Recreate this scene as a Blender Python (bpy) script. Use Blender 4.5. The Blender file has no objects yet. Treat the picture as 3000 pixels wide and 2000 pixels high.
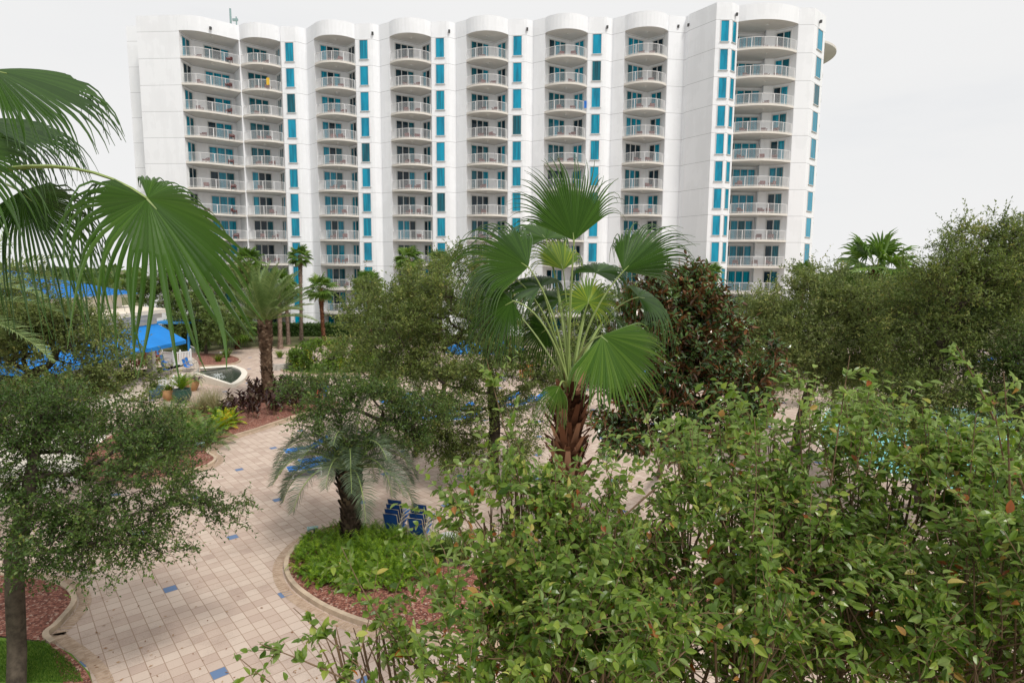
import bpy, math, random
import numpy as np
from math import sin, cos, pi, radians as R
rng=np.random.default_rng(7); random.seed(7)
sc=bpy.context.scene; COL=sc.collection
# ---------------------------------------------------------------- camera geometry (measured from the photograph)
CF,CP,CR,CH=1766.4,.11764,.006127,8.3
def ray(px,py):
    a,b=px-1500,py-1000
    u=a*cos(CR)+b*sin(CR); v=-a*sin(CR)+b*cos(CR)
    return np.array([u, CF*cos(CP)-v*sin(CP), -CF*sin(CP)-v*cos(CP)])
def G(px,py,z=0.):                      # point of the horizontal plane z seen at a pixel of the 3000x2000 photo
    d=ray(px,py); p=d*((z-CH)/d[2]); return np.array([p[0],p[1],z])
def P(px,py,dep):                       # point at a distance dep (along +Y)
    d=ray(px,py); p=d*(dep/d[1]); return np.array([p[0],p[1],p[2]+CH])
def unit(v): v=np.asarray(v,float); return v/(np.linalg.norm(v)+1e-12)
cam=bpy.data.cameras.new('camera'); camo=bpy.data.objects.new('camera',cam); COL.objects.link(camo)
cam.sensor_width=36; cam.lens=CF/3000*36; cam.clip_end=3000; cam.clip_start=.05
from mathutils import Matrix, Vector
camo.matrix_world=Matrix.Translation((0,0,CH))@Matrix.Rotation(pi/2-CP,4,'X')@Matrix.Rotation(CR,4,'Z')
sc.camera=camo
# ---------------------------------------------------------------- materials
def newmat(name):
    m=bpy.data.materials.new(name); m.use_nodes=True; nt=m.node_tree; b=nt.nodes['Principled BSDF']; return m,nt,b
def N(nt,t,**k):
    n=nt.nodes.new(t)
    for a,v in k.items():
        if a.startswith('i_'): n.inputs[a[2:]].default_value=v
        else: setattr(n,a,v)
    return n
def ramp(nt,fac,stops):
    r=nt.nodes.new('ShaderNodeValToRGB'); e=r.color_ramp.elements
    while len(e)<len(stops): e.new(.5)
    for q,(p,c) in zip(e,stops): q.position=p; q.color=(*c,1)
    nt.links.new(fac,r.inputs[0]); return r.outputs[0]
def noise(nt,scale,detail=4,rough=.6,coord='Object',vec=None):
    t=nt.nodes.new('ShaderNodeTexNoise'); t.inputs['Scale'].default_value=scale; t.inputs['Detail'].default_value=detail; t.inputs['Roughness'].default_value=rough
    if vec is None:
        c=nt.nodes.new('ShaderNodeTexCoord'); vec=c.outputs[coord]
    nt.links.new(vec,t.inputs['Vector']); return t.outputs['Fac']
def bump(nt,b,h,st,dist=.02):
    n=nt.nodes.new('ShaderNodeBump'); n.inputs['Strength'].default_value=st; n.inputs['Distance'].default_value=dist
    nt.links.new(h,n.inputs['Height']); nt.links.new(n.outputs[0],b.inputs['Normal'])
def plain(name,c,rough=.6,metal=0,var=.12,scale=3.,bmp=0,spec=.4,coord='Object'):
    m,nt,b=newmat(name); c=np.array(c)
    f=noise(nt,scale,coord=coord)
    nt.links.new(ramp(nt,f,[(.3,tuple(c*(1-var))),(.7,tuple(np.minimum(c*(1+var),1)))]),b.inputs['Base Color'])
    b.inputs['Roughness'].default_value=rough; b.inputs['Metallic'].default_value=metal; b.inputs['Specular IOR Level'].default_value=spec
    if bmp: bump(nt,b,noise(nt,scale*8),bmp,.01)
    return m
def leafmat(name,stops,rough=.42,trans=.25,back=None,spec=.45):
    m,nt,b=newmat(name); a=N(nt,'ShaderNodeAttribute',attribute_name='rnd')
    col=ramp(nt,a.outputs['Fac'],stops)
    if back is not None:
        g=nt.nodes.new('ShaderNodeNewGeometry'); mx=N(nt,'ShaderNodeMix',data_type='RGBA'); nt.links.new(g.outputs['Backfacing'],mx.inputs[0])
        nt.links.new(col,mx.inputs[6])
        if callable(back): back(nt,mx.inputs[7],a)
        else: mx.inputs[7].default_value=(*back,1)
        col=mx.outputs[2]
    nt.links.new(col,b.inputs['Base Color']); b.inputs['Roughness'].default_value=rough; b.inputs['Specular IOR Level'].default_value=spec
    t=nt.nodes.new('ShaderNodeBsdfTranslucent'); hs=N(nt,'ShaderNodeHueSaturation'); hs.inputs['Value'].default_value=1.5; hs.inputs['Saturation'].default_value=1.1
    nt.links.new(col,hs.inputs['Color']); nt.links.new(hs.outputs[0],t.inputs[0])
    mx=nt.nodes.new('ShaderNodeMixShader'); mx.inputs[0].default_value=trans
    nt.links.new(b.outputs[0],mx.inputs[1]); nt.links.new(t.outputs[0],mx.inputs[2]); nt.links.new(mx.outputs[0],nt.nodes['Material Output'].inputs[0])
    return m
ZT=CH+27.95; WB0=CH+25.52; FH=3.05
def wallmat(name,c,joints=True):
    m,nt,b=newmat(name); g=nt.nodes.new('ShaderNodeNewGeometry'); s=nt.nodes.new('ShaderNodeSeparateXYZ'); nt.links.new(g.outputs['Position'],s.inputs[0])
    mp=N(nt,'ShaderNodeMapping'); mp.inputs['Scale'].default_value=(1.2,1.2,.12); nt.links.new(g.outputs['Position'],mp.inputs[0])
    f=noise(nt,1.0,5,.65,vec=mp.outputs[0]); f2=noise(nt,.35,3,vec=g.outputs['Position'])
    a=N(nt,'ShaderNodeMath',operation='ADD'); nt.links.new(f,a.inputs[0]); nt.links.new(f2,a.inputs[1])
    c=np.array(c); col=ramp(nt,a.outputs[0],[(.6,tuple(c*.96)),(1.0,tuple(c)),(1.3,tuple(np.minimum(c*1.03,1)))])
    if joints:
        q=N(nt,'ShaderNodeMath',operation='SUBTRACT'); q.inputs[0].default_value=ZT-.08+FH*20; nt.links.new(s.outputs['Z'],q.inputs[1])
        md=N(nt,'ShaderNodeMath',operation='MODULO'); nt.links.new(q.outputs[0],md.inputs[0]); md.inputs[1].default_value=FH
        lt=N(nt,'ShaderNodeMath',operation='LESS_THAN'); nt.links.new(md.outputs[0],lt.inputs[0]); lt.inputs[1].default_value=.045
        mx=N(nt,'ShaderNodeMix',data_type='RGBA'); nt.links.new(lt.outputs[0],mx.inputs[0]); nt.links.new(col,mx.inputs[6]); mx.inputs[7].default_value=(*(c*.55),1); col=mx.outputs[2]
    nt.links.new(col,b.inputs['Base Color']); b.inputs['Roughness'].default_value=.75; b.inputs['Specular IOR Level'].default_value=.25
    bump(nt,b,noise(nt,40,2,vec=g.outputs['Position']),.15,.01)
    return m
def glassmat(name,c1,c2,rough=.06,stripe=9.):
    m,nt,b=newmat(name); tc=nt.nodes.new('ShaderNodeTexCoord'); oi=nt.nodes.new('ShaderNodeObjectInfo')
    mp=N(nt,'ShaderNodeMapping'); mp.inputs['Scale'].default_value=(stripe,stripe,.25); nt.links.new(tc.outputs['Object'],mp.inputs[0])
    ad=N(nt,'ShaderNodeVectorMath',operation='ADD'); nt.links.new(mp.outputs[0],ad.inputs[0]); 
    ml=N(nt,'ShaderNodeVectorMath',operation='SCALE'); ml.inputs['Scale'].default_value=57.; cb=nt.nodes.new('ShaderNodeCombineXYZ')
    nt.links.new(oi.outputs['Random'],cb.inputs[0]); nt.links.new(cb.outputs[0],ml.inputs[0]); nt.links.new(ml.outputs[0],ad.inputs[1])
    f=noise(nt,1.,3,.6,vec=ad.outputs[0])
    nt.links.new(ramp(nt,f,[(.36,tuple(np.array(c1)*.7)),(.46,c1),(.62,c2)]),b.inputs['Base Color'])  # streaks give curtain folds; the darker stop paints varied reflection into the panes
    b.inputs['Roughness'].default_value=rough; b.inputs['Specular IOR Level'].default_value=.38
    return m
M_={}
M_['white']=wallmat('white_stucco',(.83,.84,.86)); M_['slab']=plain('balcony_concrete',(.70,.665,.61),.8,var=.06,scale=.8)
M_['soffit']=plain('soffit_paint',(.66,.65,.63),.8,var=.05,scale=.6); M_['niche']=wallmat('recess_stucco',(.74,.73,.71),False)
M_['rail']=plain('white_metal',(.82,.82,.82),.4,var=.03); M_['frame']=plain('window_frame',(.62,.63,.62),.45,var=.04)
M_['shadow']=plain('painted_shadow_line',(.12,.1,.12),.6)
M_['cur']=glassmat('curtained_teal_glass',(.0,.2,.31),(.0,.34,.48)); M_['dk']=glassmat('dark_teal_glass',(.003,.02,.035),(.006,.045,.065),stripe=2)
M_['md']=glassmat('teal_glass',(.002,.08,.11),(.004,.17,.23)); M_['bright']=glassmat('azure_glass',(.0,.24,.38),(.0,.31,.47),stripe=1.5)
M_['oak']=leafmat('oak_leaf',[(0,(.06,.1,.022)),(.5,(.14,.19,.05)),(.85,(.24,.29,.08)),(1,(.34,.32,.1))],.45,.38,spec=.3)
M_['oakd']=leafmat('dark_oak_leaf',[(0,(.035,.075,.015)),(.5,(.075,.135,.028)),(.9,(.15,.22,.05)),(1,(.25,.25,.07))],.4,.36,spec=.35)
M_['oliv']=leafmat('olive_leaf',[(0,(.075,.115,.03)),(.5,(.16,.205,.062)),(.9,(.27,.31,.1)),(1,(.36,.34,.12))],.45,.38,spec=.3)
M_['tree']=leafmat('green_leaf',[(0,(.045,.085,.016)),(.6,(.11,.17,.035)),(1,(.2,.26,.06))],.5)
M_['lime']=leafmat('lime_leaf',[(0,(.05,.1,.01)),(.6,(.12,.22,.02)),(.93,(.2,.3,.03)),(1,(.6,.45,.02))],.5)
M_['myrt']=leafmat('shrub_leaf',[(0,(.03,.07,.01)),(.3,(.085,.155,.022)),(.65,(.16,.245,.038)),(.86,(.28,.355,.07)),(.93,(.44,.46,.12)),(.97,(.45,.28,.09)),(1,(.32,.1,.03))],.28,.42,back=(.28,.38,.13),spec=.4)
def magback(nt,inp,a): nt.links.new(ramp(nt,a.outputs['Fac'],[(0,(.07,.035,.014)),(.5,(.12,.055,.02)),(1,(.3,.12,.045))]),inp)
M_['magn']=leafmat('magnolia_leaf',[(0,(.03,.065,.015)),(.7,(.07,.13,.03)),(1,(.15,.22,.06))],.25,.06,back=magback,spec=.6)
M_['fan']=leafmat('fan_palm_leaf',[(0,(.022,.06,.009)),(.5,(.068,.15,.022)),(.85,(.16,.27,.045)),(1,(.32,.4,.05))],.26,.2,spec=.7)
M_['fand']=leafmat('far_fan_leaf',[(0,(.05,.11,.015)),(.6,(.13,.23,.03)),(1,(.27,.34,.07))],.45,.25)
M_['blue']=leafmat('blue_green_frond',[(0,(.045,.075,.035)),(.6,(.11,.155,.085)),(1,(.22,.28,.16))],.4,.15)
M_['date']=leafmat('date_frond',[(0,(.09,.15,.045)),(.6,(.18,.26,.085)),(1,(.32,.38,.15))],.4,.2)
M_['fern']=leafmat('fern_leaf',[(0,(.05,.12,.004)),(.6,(.14,.26,.01)),(1,(.32,.45,.03))],.5,.3)
M_['cyc']=leafmat('cycad_leaf',[(0,(.03,.08,.008)),(.6,(.07,.17,.015)),(1,(.17,.3,.03))],.4,.2)
M_['yel']=leafmat('croton_leaf',[(0,(.12,.28,.02)),(.5,(.3,.4,.02)),(.8,(.6,.5,.02)),(1,(.5,.06,.02))],.5,.3)
M_['cann']=leafmat('canna_leaf',[(0,(.03,.012,.014)),(.5,(.07,.03,.026)),(.8,(.11,.085,.04)),(1,(.16,.16,.05))],.4,.2)
M_['gras']=leafmat('grass_blade',[(0,(.04,.1,.01)),(.6,(.09,.19,.02)),(1,(.2,.28,.05))],.55,.3)
M_['tuft']=leafmat('dry_grass_blade',[(0,(.12,.16,.05)),(.6,(.3,.27,.13)),(1,(.5,.42,.25))],.55,.3)
M_['dead']=leafmat('dead_frond',[(0,(.16,.07,.03)),(.6,(.3,.16,.07)),(1,(.42,.27,.14))],.8,.1)
M_['pet']=plain('petiole',(.23,.30,.09),.4,var=.2,scale=5); M_['bark']=plain('oak_bark',(.075,.06,.045),.9,var=.45,scale=7,bmp=.9,spec=.15)
M_['stem']=plain('shrub_stem',(.16,.10,.055),.75,var=.3,scale=9); M_['pbark']=leafmat('palm_bark',[(0,(.07,.045,.03)),(.5,(.23,.15,.1)),(1,(.4,.29,.2))],.9,.0,spec=.1)
M_['rbark']=leafmat('fibrous_palm_bark',[(0,(.06,.025,.015)),(.5,(.2,.09,.05)),(1,(.42,.24,.15))],.95,.0,spec=.08); M_['dbark']=leafmat('dark_palm_bark',[(0,(.025,.018,.013)),(.6,(.07,.05,.035)),(1,(.16,.12,.08))],.95,.0,spec=.1)
M_['gbark']=leafmat('grey_palm_bark',[(0,(.2,.13,.1)),(.5,(.33,.25,.2)),(1,(.48,.38,.31))],.9,.0,spec=.1)
M_['blue_p']=plain('blue_roof_metal',(.02,.24,.62),.35,var=.08,scale=.5); M_['awn']=plain('blue_canvas',(.01,.21,.62),.7,var=.1,scale=.6)
M_['sling']=plain('blue_sling',(.008,.06,.24),.6,var=.12); M_['slingb']=plain('bright_blue_sling',(.02,.19,.62),.6,var=.12); M_['alu']=plain('bronze_tube',(.45,.41,.34),.4,.3,var=.05)
M_['cream']=plain('cream_stucco',(.74,.69,.6),.8,var=.06,scale=.7); M_['kerb']=plain('kerb_concrete',(.47,.37,.27),.85,var=.25,scale=2.5,bmp=.3)
M_['tan']=plain('terrace_stone',(.52,.44,.36),.85,var=.15,scale=1.5); M_['red']=plain('maroon_wicker',(.13,.04,.04),.7,var=.2)
M_['skin']=plain('skin',(.5,.3,.2),.5,var=.05); M_['hair']=plain('brown_hair',(.06,.035,.02),.6); M_['pink']=plain('pink_cloth',(.8,.06,.12),.7); M_['oran']=plain('orange_cloth',(.85,.25,.05),.7)
M_['wood']=plain('orange_wood',(.6,.22,.05),.6,var=.2); M_['grn']=plain('green_glaze',(.03,.08,.06),.25,var=.2); M_['terra']=plain('tan_glaze',(.42,.24,.11),.5,var=.2); M_['bglz']=plain('blue_glaze',(.08,.15,.2),.25,var=.25)
M_['stone']=plain('grey_stone',(.42,.4,.37),.9,var=.3,scale=5,bmp=.5); M_['black']=plain('dark_fixture',(.06,.06,.06),.5); M_['teal']=plain('spotlight_paint',(.25,.36,.36),.4,.3); M_['purp']=leafmat('purple_leaf',[(0,(.06,.02,.08)),(1,(.14,.05,.16))],.5)
M_['redf']=leafmat('red_flower',[(0,(.5,.02,.03)),(1,(.8,.05,.05))],.5); M_['redl']=leafmat('red_leaf',[(0,(.25,.03,.02)),(1,(.5,.1,.05))],.5); M_['roofc']=plain('flat_roof_membrane',(.72,.64,.53),.85,var=.1,scale=.5)
# mulch
m,nt,b=newmat('mulch'); v=nt.nodes.new('ShaderNodeTexVoronoi'); v.inputs['Scale'].default_value=22; tc=nt.nodes.new('ShaderNodeTexCoord'); nt.links.new(tc.outputs['Object'],v.inputs['Vector'])
rr=nt.nodes.new('ShaderNodeSeparateColor'); nt.links.new(v.outputs['Color'],rr.inputs[0]); nt.links.new(ramp(nt,rr.outputs[0],[(0,(.08,.025,.018)),(.6,(.24,.085,.055)),(.9,(.36,.17,.12)),(1,(.45,.33,.26))]),b.inputs['Base Color']); b.inputs['Roughness'].default_value=.95; bump(nt,b,v.outputs['Distance'],.8,.03); M_['mulch']=m
# lawn / ground
def lawnmat(name,a,c):
    m,nt,b=newmat(name); f=noise(nt,.8,6,.7); f2=noise(nt,60,3); ad=N(nt,'ShaderNodeMath',operation='ADD'); nt.links.new(f,ad.inputs[0]); nt.links.new(f2,ad.inputs[1])
    nt.links.new(ramp(nt,ad.outputs[0],[(.7,a),(1.3,c)]),b.inputs['Base Color']); b.inputs['Roughness'].default_value=.95; b.inputs['Specular IOR Level'].default_value=.1; bump(nt,b,f2,.8,.03); return m
M_['lawn']=lawnmat('lawn',(.045,.11,.015),(.13,.22,.035)); M_['ground']=lawnmat('ground_cover_soil',(.05,.07,.03),(.14,.14,.07))
# pavers: square tiles laid on the diagonal, every seventh one blue
def pavermat():
    m,nt,b=newmat('square_pavers'); g=nt.nodes.new('ShaderNodeNewGeometry'); t=3.08/(7*2**.5)
    mp=N(nt,'ShaderNodeMapping',vector_type='TEXTURE'); mp.inputs['Location'].default_value=(-6.01,11.57,0); mp.inputs['Rotation'].default_value=(0,0,R(41.1)); mp.inputs['Scale'].default_value=(t,t,1)
    nt.links.new(g.outputs['Position'],mp.inputs[0]); s=nt.nodes.new('ShaderNodeSeparateXYZ'); nt.links.new(mp.outputs[0],s.inputs[0])
    def mt(op,a,bb=None,cc=None):
        n=N(nt,'ShaderNodeMath',operation=op)
        for i,x in enumerate((a,bb,cc)):
            if x is None: continue
            if isinstance(x,(int,float)): n.inputs[i].default_value=x
            else: nt.links.new(x,n.inputs[i])
        return n.outputs[0]
    u=mt('ADD',s.outputs[0],1400.5); w=mt('ADD',s.outputs[1],1400.5); i=mt('FLOOR',u); j=mt('FLOOR',w)
    sm=mt('MODULO',mt('ADD',i,j),14.); df=mt('MODULO',mt('ADD',mt('SUBTRACT',i,j),1400.),14.)
    blue=mt('MULTIPLY',mt('LESS_THAN',sm,.5),mt('LESS_THAN',df,.5))
    fu=mt('ABSOLUTE',mt('SUBTRACT',mt('FRACT',u),.5)); fw=mt('ABSOLUTE',mt('SUBTRACT',mt('FRACT',w),.5))
    joint=mt('GREATER_THAN',mt('MAXIMUM',fu,fw),.474)
    cb=nt.nodes.new('ShaderNodeCombineXYZ'); nt.links.new(i,cb.inputs[0]); nt.links.new(j,cb.inputs[1]); wn=nt.nodes.new('ShaderNodeTexWhiteNoise'); nt.links.new(cb.outputs[0],wn.inputs['Vector'])
    base=ramp(nt,wn.outputs['Value'],[(0,(.47,.36,.30)),(.5,(.53,.42,.35)),(1,(.58,.475,.40))])
    dirt=noise(nt,.45,6,.7,vec=g.outputs['Position']); gr=noise(nt,35,3,vec=g.outputs['Position'])
    dd=mt('ADD',mt('MULTIPLY',dirt,.75),mt('MULTIPLY',gr,.35))
    d2=ramp(nt,dd,[(.34,(.68,.66,.66)),(.55,(1,1,1)),(.8,(1.0,1.0,1.0))])
    mx=N(nt,'ShaderNodeMix',data_type='RGBA',blend_type='MULTIPLY'); mx.inputs[0].default_value=1; nt.links.new(base,mx.inputs[6]); nt.links.new(d2,mx.inputs[7])
    mb=N(nt,'ShaderNodeMix',data_type='RGBA'); nt.links.new(blue,mb.inputs[0]); nt.links.new(mx.outputs[2],mb.inputs[6]); mb.inputs[7].default_value=(.13,.2,.34,1)
    mj=N(nt,'ShaderNodeMix',data_type='RGBA'); nt.links.new(joint,mj.inputs[0]); nt.links.new(mb.outputs[2],mj.inputs[6]); mj.inputs[7].default_value=(.32,.225,.165,1)
    nt.links.new(mj.outputs[2],b.inputs['Base Color']); b.inputs['Roughness'].default_value=.8; b.inputs['Specular IOR Level'].default_value=.25
    bump(nt,b,mt('SUBTRACT',gr,joint),.35,.01); return m
M_['pave']=pavermat()
def brickmat():
    m,nt,b=newmat('brick_edging'); f=noise(nt,6,3); nt.links.new(ramp(nt,f,[(.35,(.36,.25,.17)),(.65,(.52,.39,.29))]),b.inputs['Base Color']); b.inputs['Roughness'].default_value=.85; return m
M_['brick']=brickmat()
def watermat(name,c,rough=.04,wave=3.,st=.25):
    m,nt,b=newmat(name); nt.links.new(ramp(nt,noise(nt,wave,4),[(.35,tuple(np.array(c)*.85)),(.65,tuple(np.array(c)*1.12))]),b.inputs['Base Color']); b.inputs['Roughness'].default_value=rough; b.inputs['Specular IOR Level'].default_value=.5
    bump(nt,b,noise(nt,wave*2,4),st,.05); return m
M_['pool']=watermat('pool_water',(.16,.55,.56)); M_['pond']=watermat('pond_water',(.03,.045,.04),.06,4.,.3); M_['spray']=plain('water_spray',(.75,.8,.8),.3)
m,nt,b=newmat('clear_glass'); b.inputs['Base Color'].default_value=(.75,.9,.87,1); b.inputs['Roughness'].default_value=.03; b.inputs['Alpha'].default_value=.3; M_['gls']=m
# ---------------------------------------------------------------- mesh builder
class MB:
    def __init__(s): s.v=[];s.n=0;s.fl=[];s.fs=[];s.mi=[];s.rd=[]
    def add(s,V,F,mat=0,rnd=0.):
        V=np.asarray(V,float).reshape(-1,3); F=np.asarray(F,int); k=len(F)
        s.v.append(V); s.fl.append((F+s.n).ravel()); s.fs.append(np.full(k,F.shape[1])); s.mi.append(np.full(k,mat) if np.isscalar(mat) else np.asarray(mat)); s.rd.append(np.full(k,rnd,float) if np.isscalar(rnd) else np.asarray(rnd,float)); s.n+=len(V)
    def box(s,c,d,rz=0.,mat=0,rnd=0.,rot=None):
        x,y,z=[q/2 for q in d]; V=np.array([[a*x,b*y,e*z] for e in(-1,1) for a,b in((-1,-1),(1,-1),(1,1),(-1,1))])
        if rot is not None: V=V@np.array(rot.to_3x3()).T
        if rz: V=V@np.array([[cos(rz),sin(rz),0],[-sin(rz),cos(rz),0],[0,0,1]])
        s.add(V+np.array(c),[[3,2,1,0],[4,5,6,7],[0,1,5,4],[1,2,6,5],[2,3,7,6],[3,0,4,7]],mat,rnd)
    def prism(s,poly,z0,z1,mat=0,top=None,bot=None):
        p=np.asarray(poly,float)[:,:2]; a=sum(p[i-1][0]*p[i][1]-p[i][0]*p[i-1][1] for i in range(len(p)))
        if a<0: p=p[::-1]
        n=len(p); V=np.vstack([np.c_[p,np.full(n,z0)],np.c_[p,np.full(n,z1)]])
        s.add(V,[[i,(i+1)%n,n+(i+1)%n,n+i] for i in range(n)],mat)
        s.add(V[:n],[list(range(n))[::-1]],mat if bot is None else bot); s.add(V[n:],[list(range(n))],mat if top is None else top)
    def sheet(s,poly,z,mat=0):
        p=np.asarray(poly,float)[:,:2]; a=sum(p[i-1][0]*p[i][1]-p[i][0]*p[i-1][1] for i in range(len(p)))
        if a<0: p=p[::-1]
        s.add(np.c_[p,np.full(len(p),z)],[list(range(len(p)))],mat)
    def tube(s,pts,rad,k=6,mat=0,rnd=0.,cap=True,flat=1.):
        pts=np.asarray(pts,float); n=len(pts); rad=np.full(n,rad) if np.isscalar(rad) else np.asarray(rad,float)
        T=np.gradient(pts,axis=0); T/=np.linalg.norm(T,axis=1)[:,None]+1e-9
        up=np.array([0,0,1.]) if abs(T[0][2])<.9 else np.array([1.,0,0])
        A=np.cross(T,up); A/=np.linalg.norm(A,axis=1)[:,None]+1e-9; B=np.cross(A,T)
        th=np.arange(k)*2*pi/k
        V=(pts[:,None,:]+rad[:,None,None]*(np.cos(th)[None,:,None]*A[:,None,:]+flat*np.sin(th)[None,:,None]*B[:,None,:])).reshape(-1,3)
        i=np.arange(n-1)[:,None]*k; j=np.arange(k)[None,:]; j2=(j+1)%k
        F=np.stack([i+j,i+j2,i+k+j2,i+k+j],-1).reshape(-1,4); s.add(V,F,mat,rnd)
        if cap and k>3: s.add(V[-k:],[list(range(k))],mat,rnd); s.add(V[:k],[list(range(k))[::-1]],mat,rnd)
    def lathe(s,prof,c=(0,0,0),k=16,mat=0,rnd=0.):
        th=np.arange(k)*2*pi/k; V=np.array([[r*cos(t),r*sin(t),z] for r,z in prof for t in th])+np.array(c); n=len(prof)
        s.add(V,[[i*k+j,i*k+(j+1)%k,(i+1)*k+(j+1)%k,(i+1)*k+j] for i in range(n-1) for j in range(k)],mat,rnd)
    def mesh(s,name,mats,smooth=False):
        me=bpy.data.meshes.new(name); V=np.vstack(s.v); fl=np.concatenate(s.fl); fs=np.concatenate(s.fs)
        me.vertices.add(len(V)); me.vertices.foreach_set('co',V.ravel()); me.loops.add(len(fl)); me.loops.foreach_set('vertex_index',fl)
        me.polygons.add(len(fs)); me.polygons.foreach_set('loop_start',np.r_[0,np.cumsum(fs)[:-1]]); 
        for q in mats: me.materials.append(M_[q])
        me.polygons.foreach_set('material_index',np.concatenate(s.mi)); me.polygons.foreach_set('use_smooth',np.full(len(fs),smooth))
        at=me.attributes.new('rnd','FLOAT','FACE'); at.data.foreach_set('value',np.concatenate(s.rd))
        me.update(calc_edges=True); return me
    def build(s,name,mats,parent=None,smooth=False,**k):
        return link(name,s.mesh(name,mats,smooth),parent,**k)
def tag(o,label=None,cat=None,group=None,kind=None):
    for a,v in(('label',label),('category',cat),('group',group),('kind',kind)):
        if v: o[a]=v
    return o
def link(name,me,parent=None,loc=None,rz=None,**k):
    o=bpy.data.objects.new(name,me); COL.objects.link(o)
    if parent: o.parent=parent
    if loc is not None: o.location=loc
    if rz is not None: o.rotation_euler=(0,0,rz)
    return tag(o,**k)
def empty(name,label,cat,loc=(0,0,0),rz=0,group=None): return link(name,None,None,tuple(map(float,loc)),rz,label=label,cat=cat,group=group)
# leaves: arrays of base points, axes, normals, lengths, widths
T_S=(np.array([(0,0,0),(.45,-.5,.1),(1,0,0),(.45,.5,.1)]),np.array([[0,1,2,3]]))
def _tb():
    L=[0,.12,.35,.62,.86,1.]; W=[0,.27,.49,.44,.2,0]; v=[];f=[]
    for l in L: v.append((l,0,-.22*l*l))
    for l,w in list(zip(L,W))[1:-1]: v.append((l,-w,.14*w*2-.22*l*l)); 
    for l,w in list(zip(L,W))[1:-1]: v.append((l,w,.14*w*2-.22*l*l))
    a=lambda i:6+i-1; b=lambda i:10+i-1
    f=[[0,a(1),1,1]]; 
    q=[[i,a(i),a(i+1),i+1] for i in(1,2,3)]+[[i+1,b(i+1),b(i),i] for i in(1,2,3)]
    t=[[0,a(1),1],[1,b(1),0],[4,a(4),5],[5,b(4),4]]
    return np.array(v),np.array(q),np.array(t)
T_B=_tb()
TIP=0.
def leaves(m,B,D,Nn,L,W,rnd,mat=0,big=False):
    B=np.asarray(B);n=len(B)
    if n==0: return
    D=D/(np.linalg.norm(D,axis=1)[:,None]+1e-9); S=np.cross(Nn,D); S/=np.linalg.norm(S,axis=1)[:,None]+1e-9; U=np.cross(D,S)
    L=np.broadcast_to(L,(n,)); W=np.broadcast_to(W,(n,))
    if big: V,Fs=T_B[0],(T_B[1],T_B[2])
    else: V,Fs=T_S[0],(T_S[1],)
    X=B[:,None,:]+V[None,:,0,None]*L[:,None,None]*D[:,None,:]+V[None,:,1,None]*W[:,None,None]*S[:,None,:]+V[None,:,2,None]*(L if big else W)[:,None,None]*U[:,None,:]
    k=len(V); base=(np.arange(n)*k)[:,None,None]
    first=True
    for F in Fs:
        FF=(base+F[None]).reshape(-1,F.shape[1]); r=np.repeat(rnd,len(F))
        if first: m.add(X.reshape(-1,3),FF,mat,r); off=m.n-n*k; first=False
        else:
            if TIP: r=r.reshape(n,-1).copy(); q=rng.random(n)<TIP; r[q,2:]=.955; r=r.ravel()
            m.fl.append((FF+off).ravel()); m.fs.append(np.full(len(FF),F.shape[1])); m.mi.append(np.full(len(FF),mat)); m.rd.append(r)
def rdir(n,g=rng): v=g.normal(size=(n,3)); return v/np.linalg.norm(v,axis=1)[:,None]
def sprays(m,O,D,ln,nl,L,W,lm=0,sm=1,g=rng,droop=.25,spread=1.,big=False,stem=.004,rb=0.,rs=.35,opp=False):
    """twigs from O along D with nl leaves each"""
    n=len(O); D=D/np.linalg.norm(D,axis=1)[:,None]; ln=np.broadcast_to(ln,(n,)); bend=rdir(n,g)*.35+np.array([0,0,-droop])
    t=np.linspace(.12,1,nl); t=np.clip(t[None,:]+g.uniform(-.04,.04,(n,nl)),0.05,1)
    if opp: t=np.repeat(np.linspace(.1,1,(nl+1)//2),2)[:nl][None,:]+np.zeros((n,1))
    X=O[:,None]+D[:,None]*(t*ln[:,None])[...,None]+bend[:,None]*(t**2*ln[:,None])[...,None]
    A=D[:,None]+2*bend[:,None]*t[...,None]; A/=np.linalg.norm(A,axis=2)[...,None]
    r=rdir(n*nl,g).reshape(n,nl,3)
    if opp:
        s0=np.cross(D,rdir(n,g)); s0/=np.linalg.norm(s0,axis=1)[:,None]; s=s0[:,None]*np.where(np.arange(nl)%2,1,-1)[None,:,None]; r=s+.35*r
    ld=A*.75+r*spread; ld[...,2]-=.1
    nn=rdir(n*nl,g)*.75+np.array([0,0,.8])
    rv=np.clip(g.beta(2,2.4,size=n*nl)*.75+np.repeat(g.uniform(0,rs,n),nl)+(rb if np.isscalar(rb) else np.repeat(rb,nl)),0,1)
    sz=np.repeat(g.uniform(.72,1.2,n),nl) if opp else 1.
    leaves(m,X.reshape(-1,3),ld.reshape(-1,3),nn,L*sz*g.uniform(.55,1.2,n*nl),W*sz*g.uniform(.65,1.15,n*nl),rv,lm,big)
    if stem:
        for i in range(n):
            tt=np.array([0,.35,.7,1.])[:,None]; pts=O[i]+D[i]*tt*ln[i]+bend[i]*tt**2*ln[i]
            m.tube(pts,[stem,stem*.8,stem*.55,stem*.3],3,sm,cap=False)
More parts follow.
